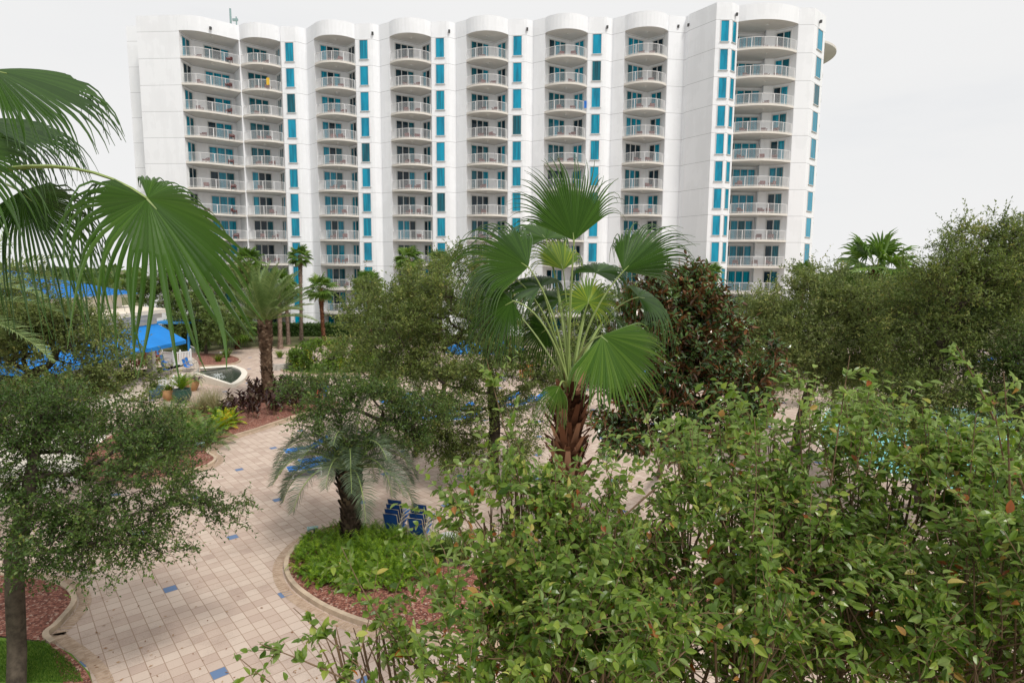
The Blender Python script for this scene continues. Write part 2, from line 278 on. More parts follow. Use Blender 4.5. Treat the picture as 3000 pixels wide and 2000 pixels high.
# ---------------------------------------------------------------- trees
def tree(name,label,cat,base,lumps,trunk,r0,ncl,twigs,nl,L,W,leaf='oak',bark='bark',seed=1,group=None,twl=(.35,.8),stem=.005,shell=.5,big=False,sub=None,droop=.06,bias=None,root=None,rb=0.):
    g=np.random.default_rng(seed); base=np.asarray(base,float); root=root or empty(name,label,cat,base,group=group)
    lumps=[(np.asarray(c,float),np.broadcast_to(np.asarray(r,float),(3,)).astype(float)) for c,r in lumps]
    vol=np.array([np.prod(r)**.8 for c,r in lumps]); ch=g.choice(len(lumps),ncl,p=vol/vol.sum())
    d=rdir(ncl,g); d*=(g.uniform(.08,1,ncl)**shell)[:,None]; C=np.array([lumps[i][0]+d[k]*lumps[i][1] for k,i in enumerate(ch)])
    C=C[C[:,2]>.3]
    tr=[np.asarray(p,float) for p in trunk]; nodes=[];par=[]
    for i in range(len(tr)-1):
        for t in np.linspace(0,1,5)[(0 if i==0 else 1):]:
            nodes.append(tr[i]*(1-t)+tr[i+1]*t); par.append(len(nodes)-2)
    ntr=len(nodes); plen=[0.]
    for i in range(1,ntr): plen.append(plen[-1]+np.linalg.norm(nodes[i]-nodes[i-1]))
    first=max(1,int(ntr*.35)); allow=[i>=first for i in range(ntr)]
    C=C[np.argsort(np.linalg.norm(C-tr[-1],axis=1))]; ends=[]; paths=[]
    for c in C:
        A=np.array(nodes); dd=np.linalg.norm(A-c,axis=1); w=dd+.22*np.array(plen)+np.where(A[:,2]>c[2]+.6,.8,0); w[~np.array(allow)]=1e9
        k=int(np.argmin(w)); a=nodes[k]; prev=k; idx=[k]; ll=dd[k]; mid=rdir(1,g)[0]*ll*.12+np.array([0,0,-.06*ll]); ns=3 if ll>.5 else 2
        for t in np.linspace(0,1,ns+1)[1:]:
            q=a*(1-t)+c*t+mid*sin(pi*t); nodes.append(q); par.append(prev); plen.append(plen[prev]+ll/ns); allow.append(True); prev=len(nodes)-1; idx.append(prev)
        ends.append(prev); paths.append(idx)
    cnt=np.zeros(len(nodes))
    for e in ends:
        k=e
        while k>=0: cnt[k]+=1; k=par[k]
    rad=np.maximum(r0*.92*(np.maximum(cnt,1)/ncl)**.58,.006)
    tm=MB(); A=np.array(nodes); tr_r=rad[:ntr]*1.0; tr_r[0]*=1.35; tm.tube(A[:ntr],tr_r,12,0)
    for idx in paths:
        rr=rad[idx].copy(); rr[0]=min(rr[0],rr[1]*1.5); tm.tube(A[idx],rr,5 if rr[1]<.05 else 7,0,cap=False)
    tm.build('trunk',[bark],root,smooth=True).location=-Vector(base)
    m=MB(); E=A[ends]; O=np.repeat(E,twigs,0)+g.normal(size=(len(E)*twigs,3))*.10; out=E-np.mean([c for c,r in lumps],axis=0); out/=np.linalg.norm(out,axis=1)[:,None]+1e-9
    D=rdir(len(O),g)*1.0+np.repeat(out,twigs,0)*.7+np.array([0,0,.25])
    sprays(m,O,D,g.uniform(*twl,len(O)),nl,L,W,0,1,g,droop=droop,big=big,stem=stem,rb=rb+np.repeat(g.uniform(-.2,.22,len(E)),twigs))
    m.build('crown',[leaf,bark],root).location=-Vector(base)
    return root
# ---------------------------------------------------------------- palms
def fan(m,hub,axis,normal,Rr,nseg=44,spread=R(250),fuse=.55,droop=.16,wind=(0,0,0),K=9,mat=0,rnd=.4,g=rng,curl=.05,wmax=1.,split=0.,asym=0.):
    hub=np.asarray(hub,float); a=unit(axis); n=unit(np.asarray(normal,float)-np.dot(normal,a)*a); s=np.cross(n,a); wind=np.asarray(wind,float); dth=spread/nseg
    for i in range(nseg):
        th=-spread/2+(i+.5)*dth; d0=cos(th)*a+sin(th)*s; pr=-sin(th)*a+cos(th)*s; Li=Rr*(1-.25*abs(2*th/spread)**2)*g.uniform(.93,1.04); fz=fuse*g.uniform(.9,1.1)-split*g.random(); un=2*th/spread; Li*=1-asym*.6*float(np.clip(un*2.2,0,1)); fz*=1-asym*.5*float(np.clip(-un*2.5,0,1)); dsc=1+asym*2.2*float(np.clip(-un*2.,0,1))
        pos=hub.copy(); d=d0.copy(); V=[]; dr=Li/K; jit=g.normal(size=3)*.03
        for k in range(K+1):
            r=Li*k/K; x=k/K
            hw=r*math.tan(dth/2)*1.03 if x<=fz else max(fz*Li*math.tan(dth/2)*(1-(x-fz)/(1-fz))**.75,.0022)
            hw=min(hw,wmax); nn=unit(np.cross(d,pr)); nn=nn if np.dot(nn,n)>0 else -nn
            V+= [pos-pr*hw,pos+nn*hw*1.15,pos+pr*hw]
            d=d-n*curl*(1+.0*x)
            if x>fz: d=d+(np.array([0,0,-droop*dsc*(.7+1.6*abs(2*th/spread)**2)])+wind+jit)*(1+5*(x-fz))
            d=unit(d); pos=pos+d*dr
        b=[[3*k,3*k+1,3*k+4,3*k+3] for k in range(K)]+[[3*k+1,3*k+2,3*k+5,3*k+4] for k in range(K)]
        m.add(V,b,mat,min(1,max(0,rnd+g.uniform(-.16,.16))))
def bez(p0,p1,p2,n=10):
    t=np.linspace(0,1,n)[:,None]; return (1-t)**2*p0+2*t*(1-t)*p1+t*t*p2
def feather(m,base,az,el,length,sag,nl,ll,lw,g=rng,mat=0,rm=1,rnd=.4,vee=.5,ldroop=.3,rr=.02,tw=0.,wind=(0,0,0),start=.15):
    base=np.asarray(base,float); d=np.array([cos(az)*cos(el),sin(az)*cos(el),sin(el)]); pts=[base]; K=14; dr=length/K; wind=np.asarray(wind)
    for k in range(K): d=unit(d+np.array([0,0,-sag*(.4+1.2*k/K)])+wind*.1*(k/K)); pts.append(pts[-1]+d*dr)
    pts=np.array(pts); m.tube(pts,np.linspace(rr,rr*.2,K+1),5,rm,cap=False,rnd=rnd)
    t=np.repeat(np.linspace(start,1,nl),2); x=t*K; i=np.minimum(x.astype(int),K-1); f=(x-i)[:,None]; B=pts[i]*(1-f)+pts[i+1]*f
    T=pts[i+1]-pts[i]; T/=np.linalg.norm(T,axis=1)[:,None]; side=np.cross(T,[0,0,1.]); side/=np.linalg.norm(side,axis=1)[:,None]+1e-9; up=np.cross(side,T); sg=np.where(np.arange(len(t))%2,1,-1)[:,None]
    D=sg*side*.9+T*(.45+.6*t[:,None]**2)+up*vee*g.uniform(.5,1.3,(len(t),1))+g.normal(size=(len(t),3))*.07; D/=np.linalg.norm(D,axis=1)[:,None]
    Ln=ll*np.sin(np.clip(.25+t*2.6,0,pi-.35))*g.uniform(.85,1.1,len(t)); Nn=np.cross(D,T); Nn/=np.linalg.norm(Nn,axis=1)[:,None]+1e-9
    # two-piece leaflets that droop
    W=np.cross(Nn,D); mid=B+D*Ln[:,None]*.5; D2=D+np.array([0,0,-ldroop])+wind*.25; D2/=np.linalg.norm(D2,axis=1)[:,None]; tip=mid+D2*Ln[:,None]*.5
    V=np.stack([B-W*lw*.35,B+W*lw*.35,mid+W*lw*.5,mid-W*lw*.5,tip],1).reshape(-1,3); k=np.arange(len(t))[:,None]*5
    r=np.clip(rnd+g.uniform(-.3,.3,len(t)),0,1); m.add(V,k+np.array([[0,1,2,3]]),mat,r); off=m.n-len(V); m.fl.append((k+np.array([[3,2,4]])+off).ravel()); m.fs.append(np.full(len(t),3)); m.mi.append(np.full(len(t),mat)); m.rd.append(r)
def palm_trunk(m,pts,rad,scale_n=0,rows=0,sl=.12,g=rng,out=.45,mat=0,k=16,ragged=.3):
    pts=np.asarray(pts,float); m.tube(pts,rad,k,mat,.3)
    if scale_n:
        rad=np.asarray(rad,float)
        for j in range(rows):
            t=(j+.5)/rows*(len(pts)-1); i=min(int(t),len(pts)-2); f=t-i; c=pts[i]*(1-f)+pts[i+1]*f; r=rad[i]*(1-f)+rad[i+1]*f
            for q in range(scale_n):
                a=2*pi*(q+.5*(j%2))/scale_n+g.uniform(-.1,.1); e=np.array([cos(a),sin(a),0]); p=np.array([-sin(a),cos(a),0]); w=pi*r/scale_n*.95; ln=sl*g.uniform(1-ragged,1+ragged); o=out*g.uniform(.6,1.5)
                b=c+e*(r-.01); tp=b+np.array([0,0,ln])+e*ln*o
                V=[b-p*w,b+p*w,tp+p*w*.55,tp-p*w*.55,b-p*w*.9+[0,0,ln*.5],b+p*w*.9+[0,0,ln*.5]]
                m.add(V,[[0,1,2,3],[4,3,2,5]],mat,g.random())
def far_palm(base,h,cr,nf=26,seed=1,label='',group='fan palms in front of the tower',lean=(0,0),tr=.16,bark='gbark',leaf='fand',skirt=0,name='fan_palm',boots=True):
    g=np.random.default_rng(seed); base=np.asarray(base,float); root=empty(name,label,'palm tree',base,group=group); b0=np.zeros(3); top=np.array([lean[0],lean[1],h])
    m=MB(); pts=[b0*(1-t)+top*t+np.array([lean[0]*.1*sin(pi*t),0,0]) for t in np.linspace(0,1,9)]; rad=[tr*(1.35-.4*min(1,t*6)+(.25 if t>.72 else 0)) for t in np.linspace(0,1,9)]
    palm_trunk(m,pts,rad,9 if boots else 0,int(h*5),.16,g,.5); m.build('trunk',[bark],root,smooth=False)
    m=MB()
    for i in range(nf):
        az=i*2.399+g.uniform(-.3,.3); el=R(80)-R(125)*((i+.5)/nf)**.9+g.uniform(-.12,.12); d=np.array([cos(az)*cos(el),sin(az)*cos(el),sin(el)]); pl=cr*.5*g.uniform(.85,1.1); hub=top+d*pl+np.array([0,0,-.12*pl]); m.tube([top,top+d*pl*.5,hub],[.025,.02,.014],3,1,cap=False)
        nrm=unit(np.cross(np.cross(d,[0,0,1.]),d)+g.normal(size=3)*.25); fan(m,hub,d+np.array([0,0,-.25])+g.normal(size=3)*.12,nrm,cr*.62*g.uniform(.85,1.1),16,R(210),.5,.3,(0.05,0,0),4,0,g.uniform(.2,.7),g,.05,.2)
    for i in range(skirt):
        az=g.uniform(0,2*pi); d=np.array([cos(az)*.5,sin(az)*.5,-1]); fan(m,top+unit(d)*cr*.3,d,[cos(az),sin(az),.3],cr*.6,10,R(110),.5,.2,(0,0,0),4,2,g.random(),g,.02,.2)
    m.build('crown',[leaf,'pet','dead'],root); return root
# ================================================================ SETTING
def struct(name,m,mats,**k): return m.build(name,mats,None,kind='structure',**k)
m=MB(); m.sheet([(-1500,-60),(1500,-60),(1500,2500),(-1500,2500)],-.03); struct('ground',m,['ground'])
plaza=[(-60,-6),(60,-6),(60,66),(-19,66),(-22,63.5),(-28.5,62),(-31,58.5),(-60,58)]
m=MB(); m.sheet(plaza,0.); struct('paved_plaza',m,['pave'])
def arcpts(p,n=6):          # smooth a closed/open polyline (Catmull-Rom)
    p=[np.asarray(q[:2],float) for q in p]; o=[]
    for i in range(len(p)-1):
        a=p[max(i-1,0)];b=p[i];c=p[i+1];d=p[min(i+2,len(p)-1)]
        for t in np.arange(n)/n: o.append(.5*((2*b)+(-a+c)*t+(2*a-5*b+4*c-d)*t*t+(-a+3*b-3*c+d)*t**3))
    return o+[p[-1]]
def kerb(m,line,w=.12,h=.13,mat=0):
    p=np.array([q[:2] for q in line]); T=np.gradient(p,axis=0); T/=np.linalg.norm(T,axis=1)[:,None]+1e-9; Nn=np.c_[-T[:,1],T[:,0]]
    a=p+Nn*w/2;b=p-Nn*w/2;n=len(p); V=np.vstack([np.c_[a,np.zeros(n)-.01],np.c_[a,np.full(n,h)],np.c_[b,np.full(n,h)],np.c_[b,np.zeros(n)-.01]])
    m.add(V,[[k*n+i,k*n+i+1,(k+1)*n+i+1,(k+1)*n+i] for k in range(3) for i in range(n-1)],mat); m.add(V,[[0,n,2*n,3*n],[4*n-1,3*n-1,2*n-1,n-1]],mat)
def soldier(m,line,off,w=.26):         # a course of bricks laid along a kerb
    p=np.array([q[:2] for q in line]); seg=np.linalg.norm(np.diff(p,axis=0),axis=1); L=seg.sum(); s=np.r_[0,np.cumsum(seg)]
    for d in np.arange(0,L-.1,.1):
        q=[np.interp(d+e,s,p[:,0]) for e in(.005,.092)]; r=[np.interp(d+e,s,p[:,1]) for e in(.005,.092)]
        A=np.array([q[0],r[0]]);B=np.array([q[1],r[1]]); t=unit(B-A); nn=np.array([-t[1],t[0]]); A1=A+nn*off;B1=B+nn*off;A2=A1+nn*w;B2=B1+nn*w
        z=.008; m.add([[*A1,z],[*B1,z],[*B2,z],[*A2,z]],[[0,1,2,3]],0)
# pindo bed
bedA=arcpts([(-3.4,17.0),(-4.3,18.25),(-5.0,18.75),(-5.7,18.65),(-6.2,18.0),(-6.4,17.2),(-6.38,16.4),(-6.15,15.7),(-5.75,15.05),(-5.19,14.46),(-4.35,13.8),(-3.2,13.2),(-1.6,12.8),(.5,12.6),(3,12.8)])
m=MB(); m.sheet(bedA+[np.array(q) for q in [(6,13.5),(7,15),(3,15.8),(0,15.9),(-1.7,16.0)]],.10); struct('mulch_bed',m,['mulch'])
bedB=arcpts([(-15,22.2),(-13.9,22.6),(-13.11,23.91),(-12.76,24.65),(-12.9,25.5),(-13.7,26.4),(-13.92,27.4),(-13.72,29.1),(-13.21,30.3),(-12.77,31.6),(-12.1,33.4),(-11.2,35.0),(-10.4,36.0)])
m=MB(); m.sheet(bedB+[np.array(q) for q in [(-10.8,36.9),(-12.5,37.4),(-14.5,37.9),(-17,37.2),(-19.5,34.5),(-20,30),(-19,26),(-17,23)]],.10); struct('mulch_bed',m,['mulch'])
bedC=arcpts([(-7.4,9.6),(-8.0,10.7),(-8.6,11.4),(-9.41,12.0),(-10.09,12.42),(-10.5,12.75),(-10.55,13.2),(-10.9,14.2),(-12,15.0),(-14,15.4),(-20,15.6)])
m=MB(); m.sheet(bedC+[np.array(q) for q in [(-20,12.9),(-12,12.75),(-10.2,12.45)]],.09) ; struct('mulch_bed',m,['mulch'])
m=MB(); m.sheet([(-7.3,9.5),(-8.0,10.75),(-8.6,11.45),(-9.41,12.05),(-10.1,12.4),(-12,12.7),(-20,12.85),(-20,4),(-7.2,4)],.085); struct('lawn',m,['lawn'])
oval=[( -14.6+4.6*cos(t)-.0*sin(t), 49.9+2.9*sin(t)) for t in np.linspace(0,2*pi,40)]
m=MB(); m.sheet(oval,.10); struct('lawn',m,['lawn'])
bedD=arcpts([(-26.6,50.6),(-24.6,51.2),(-24.3,53),(-25.2,55),(-27.5,57.5)]); m=MB(); m.sheet(bedD+[np.array(q) for q in[(-31,58.3),(-34,57),(-31,52.5)]],.1); struct('mulch_bed',m,['mulch'])
m=MB(); m.sheet([(-45,58),(-31,58.5),(-28.5,62),(-22,63.5),(-19,66),(20,66),(45,66),(45,79),(-45,82)],.03); struct('planting_strip',m,['ground'])
k=MB()
for l in(bedA,bedB,[p for p in bedC if p[0]<-10.0],[np.array(q) for q in oval],bedD,arcpts([(-40,58.4),(-31,58.6),(-28.5,62.1),(-22,63.6),(-19,66.1)])): kerb(k,l)
struct('kerb',k,['kerb'])
k=MB(); soldier(k,bedA,-.36 if True else 0); soldier(k,bedB,.08 if False else -.36); soldier(k,bedC,.1 if False else -.36); struct('brick_edging',k,['brick'])
# pool
pool=[(24.5+9.5*cos(t)*(1+.12*sin(2*t)),28.5+9*sin(t)*(1+.1*cos(3*t))) for t in np.linspace(0,2*pi,60)[:-1]]
m=MB(); m.sheet(pool,.03); struct('pool_water',m,['pool'])
k=MB(); kerb(k,[np.array(q) for q in pool+pool[:2]],.4,.09); struct('pool_coping',k,['cream'])
# ================================================================ TOWER
th=R(-4.7); BX=[(-24.5,77.66),(-15.08,76.87),(-5.7,76.07),(3.72,75.33),(13.06,74.6)]
def loc2w(o,u,v): return np.array([o[0]+u*cos(th)-v*sin(th),o[1]+u*sin(th)+v*cos(th)])
def arc(a,b,sag,n=14):
    a=np.array(a,float);b=np.array(b,float); c=np.linalg.norm(b-a); mid=(a+b)/2; t=unit(b-a); nrm=np.array([t[1],-t[0]]); Rr=(c*c/4+sag*sag)/(2*sag); ctr=mid-nrm*(Rr-sag); al=math.asin(min(1,c/2/Rr))
    return [ctr+Rr*(nrm*cos(x)+t*sin(x)) for x in np.linspace(-al,al,n)]
cur_loc=arc((0,0),(5.02,.33),1.33); nich_loc=[(0,0),(.42,.75),(3.12,2.66),(4.72,1.3),(5.02,.33)]
pier_loc=[(5.1,.28),(6.93,.25),(7.25,.33),(7.55,.6),(7.8,.84),(7.95,.86),(8.12,.70)]
S1=arcpts([(-39.72,75.21),(-38.57,75.18),(-37.62,75.4),(-36.8,75.9),(-35.84,76.62),(-34.89,77.4),(-33.95,78.2)],4)
S2=arc((-33.85,78.23),(-29.0,78.62),1.2)
N1=[(-39.72,75.21),(-39.60,77.85),(-35.95,80.95),(-33.95,78.2)]; N2=[(-33.85,78.23),(-33.45,79.07),(-30.8,81.35),(-29.3,79.5),(-29.0,78.62)]
S8=arc((25.32,71.76),(32.33,72.27),.98,20); N8=[(25.32,71.76),(25.6,74.9),(29.55,74.95),(29.45,74.1),(30.55,74.05),(32.0,72.95),(32.33,72.27)]
west=[(-44.92,75.6)]; 
out=[*west]; wal=[*west]
out+= [tuple(q) for q in S1]; wal+=N1
out+= [tuple(q) for q in S2]; wal+=N2
pA=[(-28.85,78.45),(-27.0,78.37),(-26.65,78.5),(-26.3,78.85),(-26.1,79.1),(-25.9,79.1),(-25.7,78.9)]; out+=pA; wal+=pA
for i,o in enumerate(BX):
    w=lambda l:[tuple(loc2w(o,*q)) for q in l]
    out+=w(cur_loc); wal+=w(nich_loc)
    q=w(pier_loc) if i<4 else [tuple(loc2w(o,5.1,.28)),(20.2,74.85),(20.36,74.6)]
    out+=q; wal+=q
tail=[(20.42,74.15),(22.55,70.97),(24.24,70.94)]; out+=tail; wal+=tail
out+=[tuple(q) for q in S8]; wal+=N8
end=[(32.4,72.25),(34.08,72.19),(36.55,74.55),(37.2,77.5),(39.8,90),(36,96),(-43,97.5),(-44.6,79.0)]; out+=end; wal+=end
tower=empty('condominium_tower','tall white apartment tower with curved balconies and teal windows behind the trees','building',(-2,80,0))
Tm=lambda m,name,mats,**k:(lambda o:(setattr(o,'location',(2,-80,0)),o)[1])(m.build(name,mats,tower,**k))
m=MB(); m.prism(wal,0,ZT,0); Tm(m,'wall',['white'])
m=MB(); m.prism(out,ZT,ZT+1.72,0,top=2,bot=1); Tm(m,'parapet',['white','soffit','roofc'])
m=MB(); m.prism([(-47.98,78.58),(-44.7,78.4),(-44.7,92),(-47.9,93)],0,ZT+1.72,0); Tm(m,'side_wing',['white'])
# east-side balconies seen edge on
for k in range(0,12):
    z=ZT-.25 if k==0 else ZT-3.13-(k-1)*FH-.25
    m=MB(); c=arc((37.05,76.8),(39.6,88.6),3.3 if k==0 else 1.75,18); m.prism([tuple(q) for q in c]+[(38.4,88.6),(36.6,77.5)],z,z+.25,0,bot=1); Tm(m,'side_balcony',['slab','soffit'])
m=MB()
for x,y in [(-37.4,84)]: m.tube([(x,y,ZT+1),(x,y,ZT+6)],.13,8); m.tube([(x+.75,y,ZT+1),(x+.75,y,ZT+5)],.08,6); m.box((x+.6,y,ZT+4.6),(.7,.2,.3)); m.tube([(x-2.9,y,ZT+1),(x-2.9,y,ZT+3)],.1,6)
Tm(m,'antenna',['teal'])
# windows on the piers
Lv=[WB0-FH*i for i in range(12)]
def window(a,b,z,h,panem,vis=.06):
    a=np.array(a);b=np.array(b);t=unit(b-a);n=np.array([t[1],-t[0]]);w=np.linalg.norm(b-a);c=(a+b)/2; rz=math.atan2(t[1],t[0]); m=MB()
    m.box((0,0,h/2),(w,.03,h),0,1); f=.06
    m.box((0,-.03,-f/2),(w+.24,.15,f),0,0); m.box((0,-.02,h+f),(w+.14,.07,f*2),0,0)
    for s in(-1,1): m.box((s*(w/2+f/2),-.02,h/2),(f,.07,h),0,0)
    m.box((0,-.022,h+.005),(w,.012,.05),0,2)  # dark strip painting the shadow line under the window head
    return m,(c[0]+n[0]*.012,c[1]+n[1]*.012),rz
wcache={}
def addwin(a,b,k,nm='window',h=2.22,pm=None):
    pm=pm or random.choices(['bright','cur','md','bright'],[4,4,2,3])[0]; w=round(float(np.linalg.norm(np.array(a)-np.array(b))),2); mm,c,rz=window(a,b,0,h,pm)
    key=(w,pm,h)
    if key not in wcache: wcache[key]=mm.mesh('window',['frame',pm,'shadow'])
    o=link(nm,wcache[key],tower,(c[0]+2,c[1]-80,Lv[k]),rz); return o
ends=[((-28.85,78.45),(-27.0,78.37))]+[(tuple(loc2w(o,5.1,.28)),tuple(loc2w(o,6.93,.25))) for o in BX[:4]]+[((18.15,74.9),(20.2,74.85))]
lim=[12,12,9,9,9,9]
for (a,b),n in zip(ends,lim):
    a=np.array(a);b=np.array(b); p,q=(.3,.84) if a[0]<17 else (.24,.7)
    for k in range(n): addwin(a+(b-a)*p,a+(b-a)*q,k)
for k in range(10):
    addwin((23.13,70.958),(23.97,70.946),k,pm='bright'); addwin((24.24+1.04*.2,70.94+.82*.2),(24.24+1.04*.72,70.94+.82*.72),k,pm='cur')
for k in range(9): addwin((34.08+2.47*.33,72.19+2.36*.33),(34.08+2.47*.75,72.19+2.36*.75),k)
# balconies: slab > railing, sliding_door, ceiling_light
def railing_mesh(curve,off=.1,h=1.07,gap=.115):
    c=np.array(curve); ctr=c.mean(0)+np.array([0,1.]); m=MB(); seg=np.r_[0,np.cumsum(np.linalg.norm(np.diff(c,axis=0),axis=1))]; T=np.gradient(c,axis=0); T/=np.linalg.norm(T,axis=1)[:,None]; I=np.c_[-T[:,1],T[:,0]]; c=c+I*off
    L=seg[-1]; f=lambda s:np.array([np.interp(s,seg,c[:,0]),np.interp(s,seg,c[:,1])])
    s=np.linspace(.06,L-.06,40); top=np.array([[*f(x),h] for x in s]); m.tube(top,.028,6,0); m.tube(top-[0,0,h-.1],.018,4,0)
    for x in np.arange(.1,L-.1,gap): p=f(x); m.box((p[0],p[1],h/2+.05),(.016,.016,h-.1))
    for x in np.linspace(.08,L-.08,max(3,round(L/1.55)+1)): p=f(x); m.box((p[0],p[1],h/2),(.05,.05,h))
    return m
def door_mesh(L,t0,t1,nn,h,panes):
    m=MB(); w=(t1-t0)/nn
    for i in range(nn): m.box((t0+w*(i+.5),-.015,h/2+.04),(w-.12,.03,h-.12),0,1+(panes[i]))
    for i in range(nn+1): m.box((t0+w*i,-.04,h/2+.02),(.1,.09,h),0,0)
    m.box(((t0+t1)/2,-.042,h+.02),(t1-t0+.1,.1,.1),0,0); m.box(((t0+t1)/2,-.042,.06),(t1-t0+.1,.1,.08),0,0)
    return m.mesh('sliding_door',['frame','cur','md','dk'])
dome=MB(); dome.lathe([(0,-.14),(.1,-.12),(.17,-.05),(.19,0)],(0,0,0),12); dome_me=dome.mesh('ceiling_light',['frame'],True)
def column(o,rz,curve,niche,doors,floors,colname):
    """curve/niche in local plan coordinates; doors: (start,end,t0,t1,n)"""
    s=MB(); s.prism([tuple(q) for q in curve]+[tuple(q) for q in niche[::-1][1:-1]],-.25,0,0,top=2,bot=1); sme=s.mesh('balcony',['slab','soffit','slab']); rme=railing_mesh(curve).mesh('railing',['rail'])
    dv=[]
    for (a,b,t0,t1,n) in doors:
        combos=[[random.choices([0,1,2],[4,4,5])[0] for _ in range(n)] for _ in range(4)]
        dv.append(([door_mesh(0,t0,t1,n,2.42,c) for c in combos],a,math.atan2(b[1]-a[1],b[0]-a[0])))
    mid=np.array(curve).mean(0)
    for k in floors:
        z=ZT-3.13+.25-FH*k
        B=link('balcony',sme,tower,(o[0]+2,o[1]-80,z),rz); link('railing',rme,B)
        for vs,a,ang in dv: link('sliding_door',random.choice(vs),B,(a[0],a[1],0),ang)
        link('ceiling_light',dome_me,B,(mid[0],mid[1]+1.0,2.8 if k else 2.88),0)
        balc.append((o,rz,mid,z,k,colname))
balc=[]
def sub(l,o): return [np.array(q)-np.array(o) for q in l]
o1=(-39.72,75.21); n1=sub(N1,o1); column(o1,0,sub(S1,o1),n1,[(n1[0],n1[1],.45,2.1,2),(n1[1],n1[2],1.35,4.25,3)],range(12),'leftmost')
o2=(-33.85,78.23); n2=sub(N2,o2); column(o2,0,sub(S2,o2),n2,[(n2[1],n2[2],.05,2.5,3),(n2[2],n2[3],.9,2.2,2)],range(12),'second')
names=['third','fourth','fifth','sixth','seventh']
for i,o in enumerate(BX):
    nn=[np.array(q) for q in nich_loc]; column(o,th,cur_loc,nn,[(nn[1],nn[2],.02,2.42,3),(nn[2],nn[3],.62,2.05,2)],range(12) if i==0 else range(12),names[i])
o8=(25.32,71.76); n8=sub(N8,o8); column(o8,0,sub(S8,o8),n8,[(n8[1],n8[2],.1,3.7,4),(n8[4],n8[5],.1,1.7,2)],range(12),'rightmost')
m=MB()
for o in BX+[(-28.9+.0,0)][:0]:
    p=loc2w(o,7.3,.22); m.box((p[0],p[1],ZT+.55),(.22,.25,.3))
for p in[(-36.3,76.1),(19.3,74.75),(24.9,71.3),(35.2,73.1)]: m.box((p[0],p[1]-.1,ZT+.55),(.22,.25,.3))
Tm(m,'floodlight',['black'])
# maroon chairs on the balconies
cm=MB(); cm.box((0,0,.36),(.6,.55,.1)); cm.box((0,.28,.52),(.6,.08,.4))
for s in(-1,1): cm.box((s*.3,0,.5),(.07,.55,.06)); cm.box((s*.28,-.24,.25),(.06,.06,.5)); cm.box((s*.28,.24,.25),(.06,.06,.5))
chair_me=cm.mesh('balcony_chair',['red'])
FN=['top','second highest','third highest','fourth highest','fifth highest','sixth highest','seventh highest','eighth highest','ninth highest','tenth highest','eleventh highest','twelfth highest']
for (o,rz,mid,z,k,cn) in balc:
    if k>8 and cn not in('leftmost','second','third'): continue
    js=[(-1,-.62),(1,.75)] if cn!='rightmost' else [(-1,-2.2),(0,.2),(1,1.6)]
    if cn=='leftmost': js=[(-1,-1.4),(1,1.7)]
    for s,dx in js:
        if random.random()<.12: continue
        lx=mid[0]+dx+random.uniform(-.2,.2); ly=mid[1]+.75+(.25*dx if cn=='leftmost' else 0)+(.35 if cn=='rightmost' else 0); wx=o[0]+lx*cos(rz)-ly*sin(rz); wy=o[1]+lx*sin(rz)+ly*cos(rz)
        side={-1:'left',0:'middle',1:'right'}[s]
        link('balcony_chair',chair_me,None,(wx,wy,z),random.uniform(-.7,.7)+pi*(random.random()<.15),label=f'maroon chair at the {side} end of the {FN[k]} balcony in the {cn} balcony column',cat='chair',group='maroon chairs on the tower balconies')
def towel(name,o,u,v,z,cl,label,cat,w=.5):
    p=loc2w(o,u,v); m=MB(); n=7
    for i in range(n):
        x0=-w/2+w*i/n; m.box((x0+w/n/2,.02*(i%2),.0),(w/n,.025,.8+.04*(i%3)))
    link(name,m.mesh(name,[cl]),None,(p[0],p[1],z),th,label=label,cat=cat)
zf=lambda k:ZT-3.13+.25-FH*k
towel('beach_towel',(3.72,75.33),4.9,.05,zf(2)+.75,'slingb','bright blue towel hung over the right end of a sixth column balcony railing','towel',.3)
M_['ytow']=plain('yellow_towel',(.75,.5,.06),.8)
towel('beach_towel',(-33.3,78.1),3.2,-.6,zf(1)+.8,'ytow','yellow towel hanging inside the railing of the second column balcony','towel',.4)
# ================================================================ TREES
oak_l=lambda *a:[ (P(px,py,d),(rx*d/CF,ry_,rz*d/CF)) for px,py,d,rx,ry_,rz in a]
# near left oak: base beside the left bed
b=G(45,2110); top=P(45,1500,11)
tree('live_oak','dark green live oak with leaning grey trunk at the near left corner of the plaza','tree',b,
 oak_l((60,1360,11.5,230,1.7,150),(330,1430,11.2,230,1.2,110),(560,1450,11.8,140,.6,60),(250,1600,10.8,190,1.0,80),(440,1560,11.,110,.7,65),(120,1560,10.5,150,1.1,110),(330,1290,12,200,1.0,95),(130,1200,12,190,1.2,70),(650,1500,12,80,.4,40),(60,1230,12,160,1.2,90),(560,1300,12.5,90,.5,40)),
 [b,P(50,1900,10.8),P(40,1640,11.0),P(90,1400,11.3),P(110,1250,11.6)],.17,310,13,14,.08,.036,'oakd','bark',3,twl=(.22,.55),shell=.45,rb=-.05)
b=G(-260,1500)
tree('live_oak','fine leaved olive green oak spreading over the terrace at the left edge','tree',b,
 oak_l((60,990,19.5,210,2.2,125),(230,985,20,130,1.5,75),(330,1090,19,140,1.2,70),(150,1130,18.5,180,1.8,75),(-80,970,19.5,180,2,130),(430,1200,18.5,110,.7,42),(20,860,20,130,1.2,70),(130,940,19.3,120,1.3,55),(250,1010,19,150,1.2,50),(120,960,19,160,1.3,60),(330,1260,18,130,.7,45),(520,1205,19,60,.4,28)),
 [b,P(-220,1330,18.5),P(-120,1210,18.7),P(20,1150,19),P(120,1080,19.3)],.24,430,13,13,.11,.048,'oliv','bark',4,twl=(.3,.75),shell=.5)
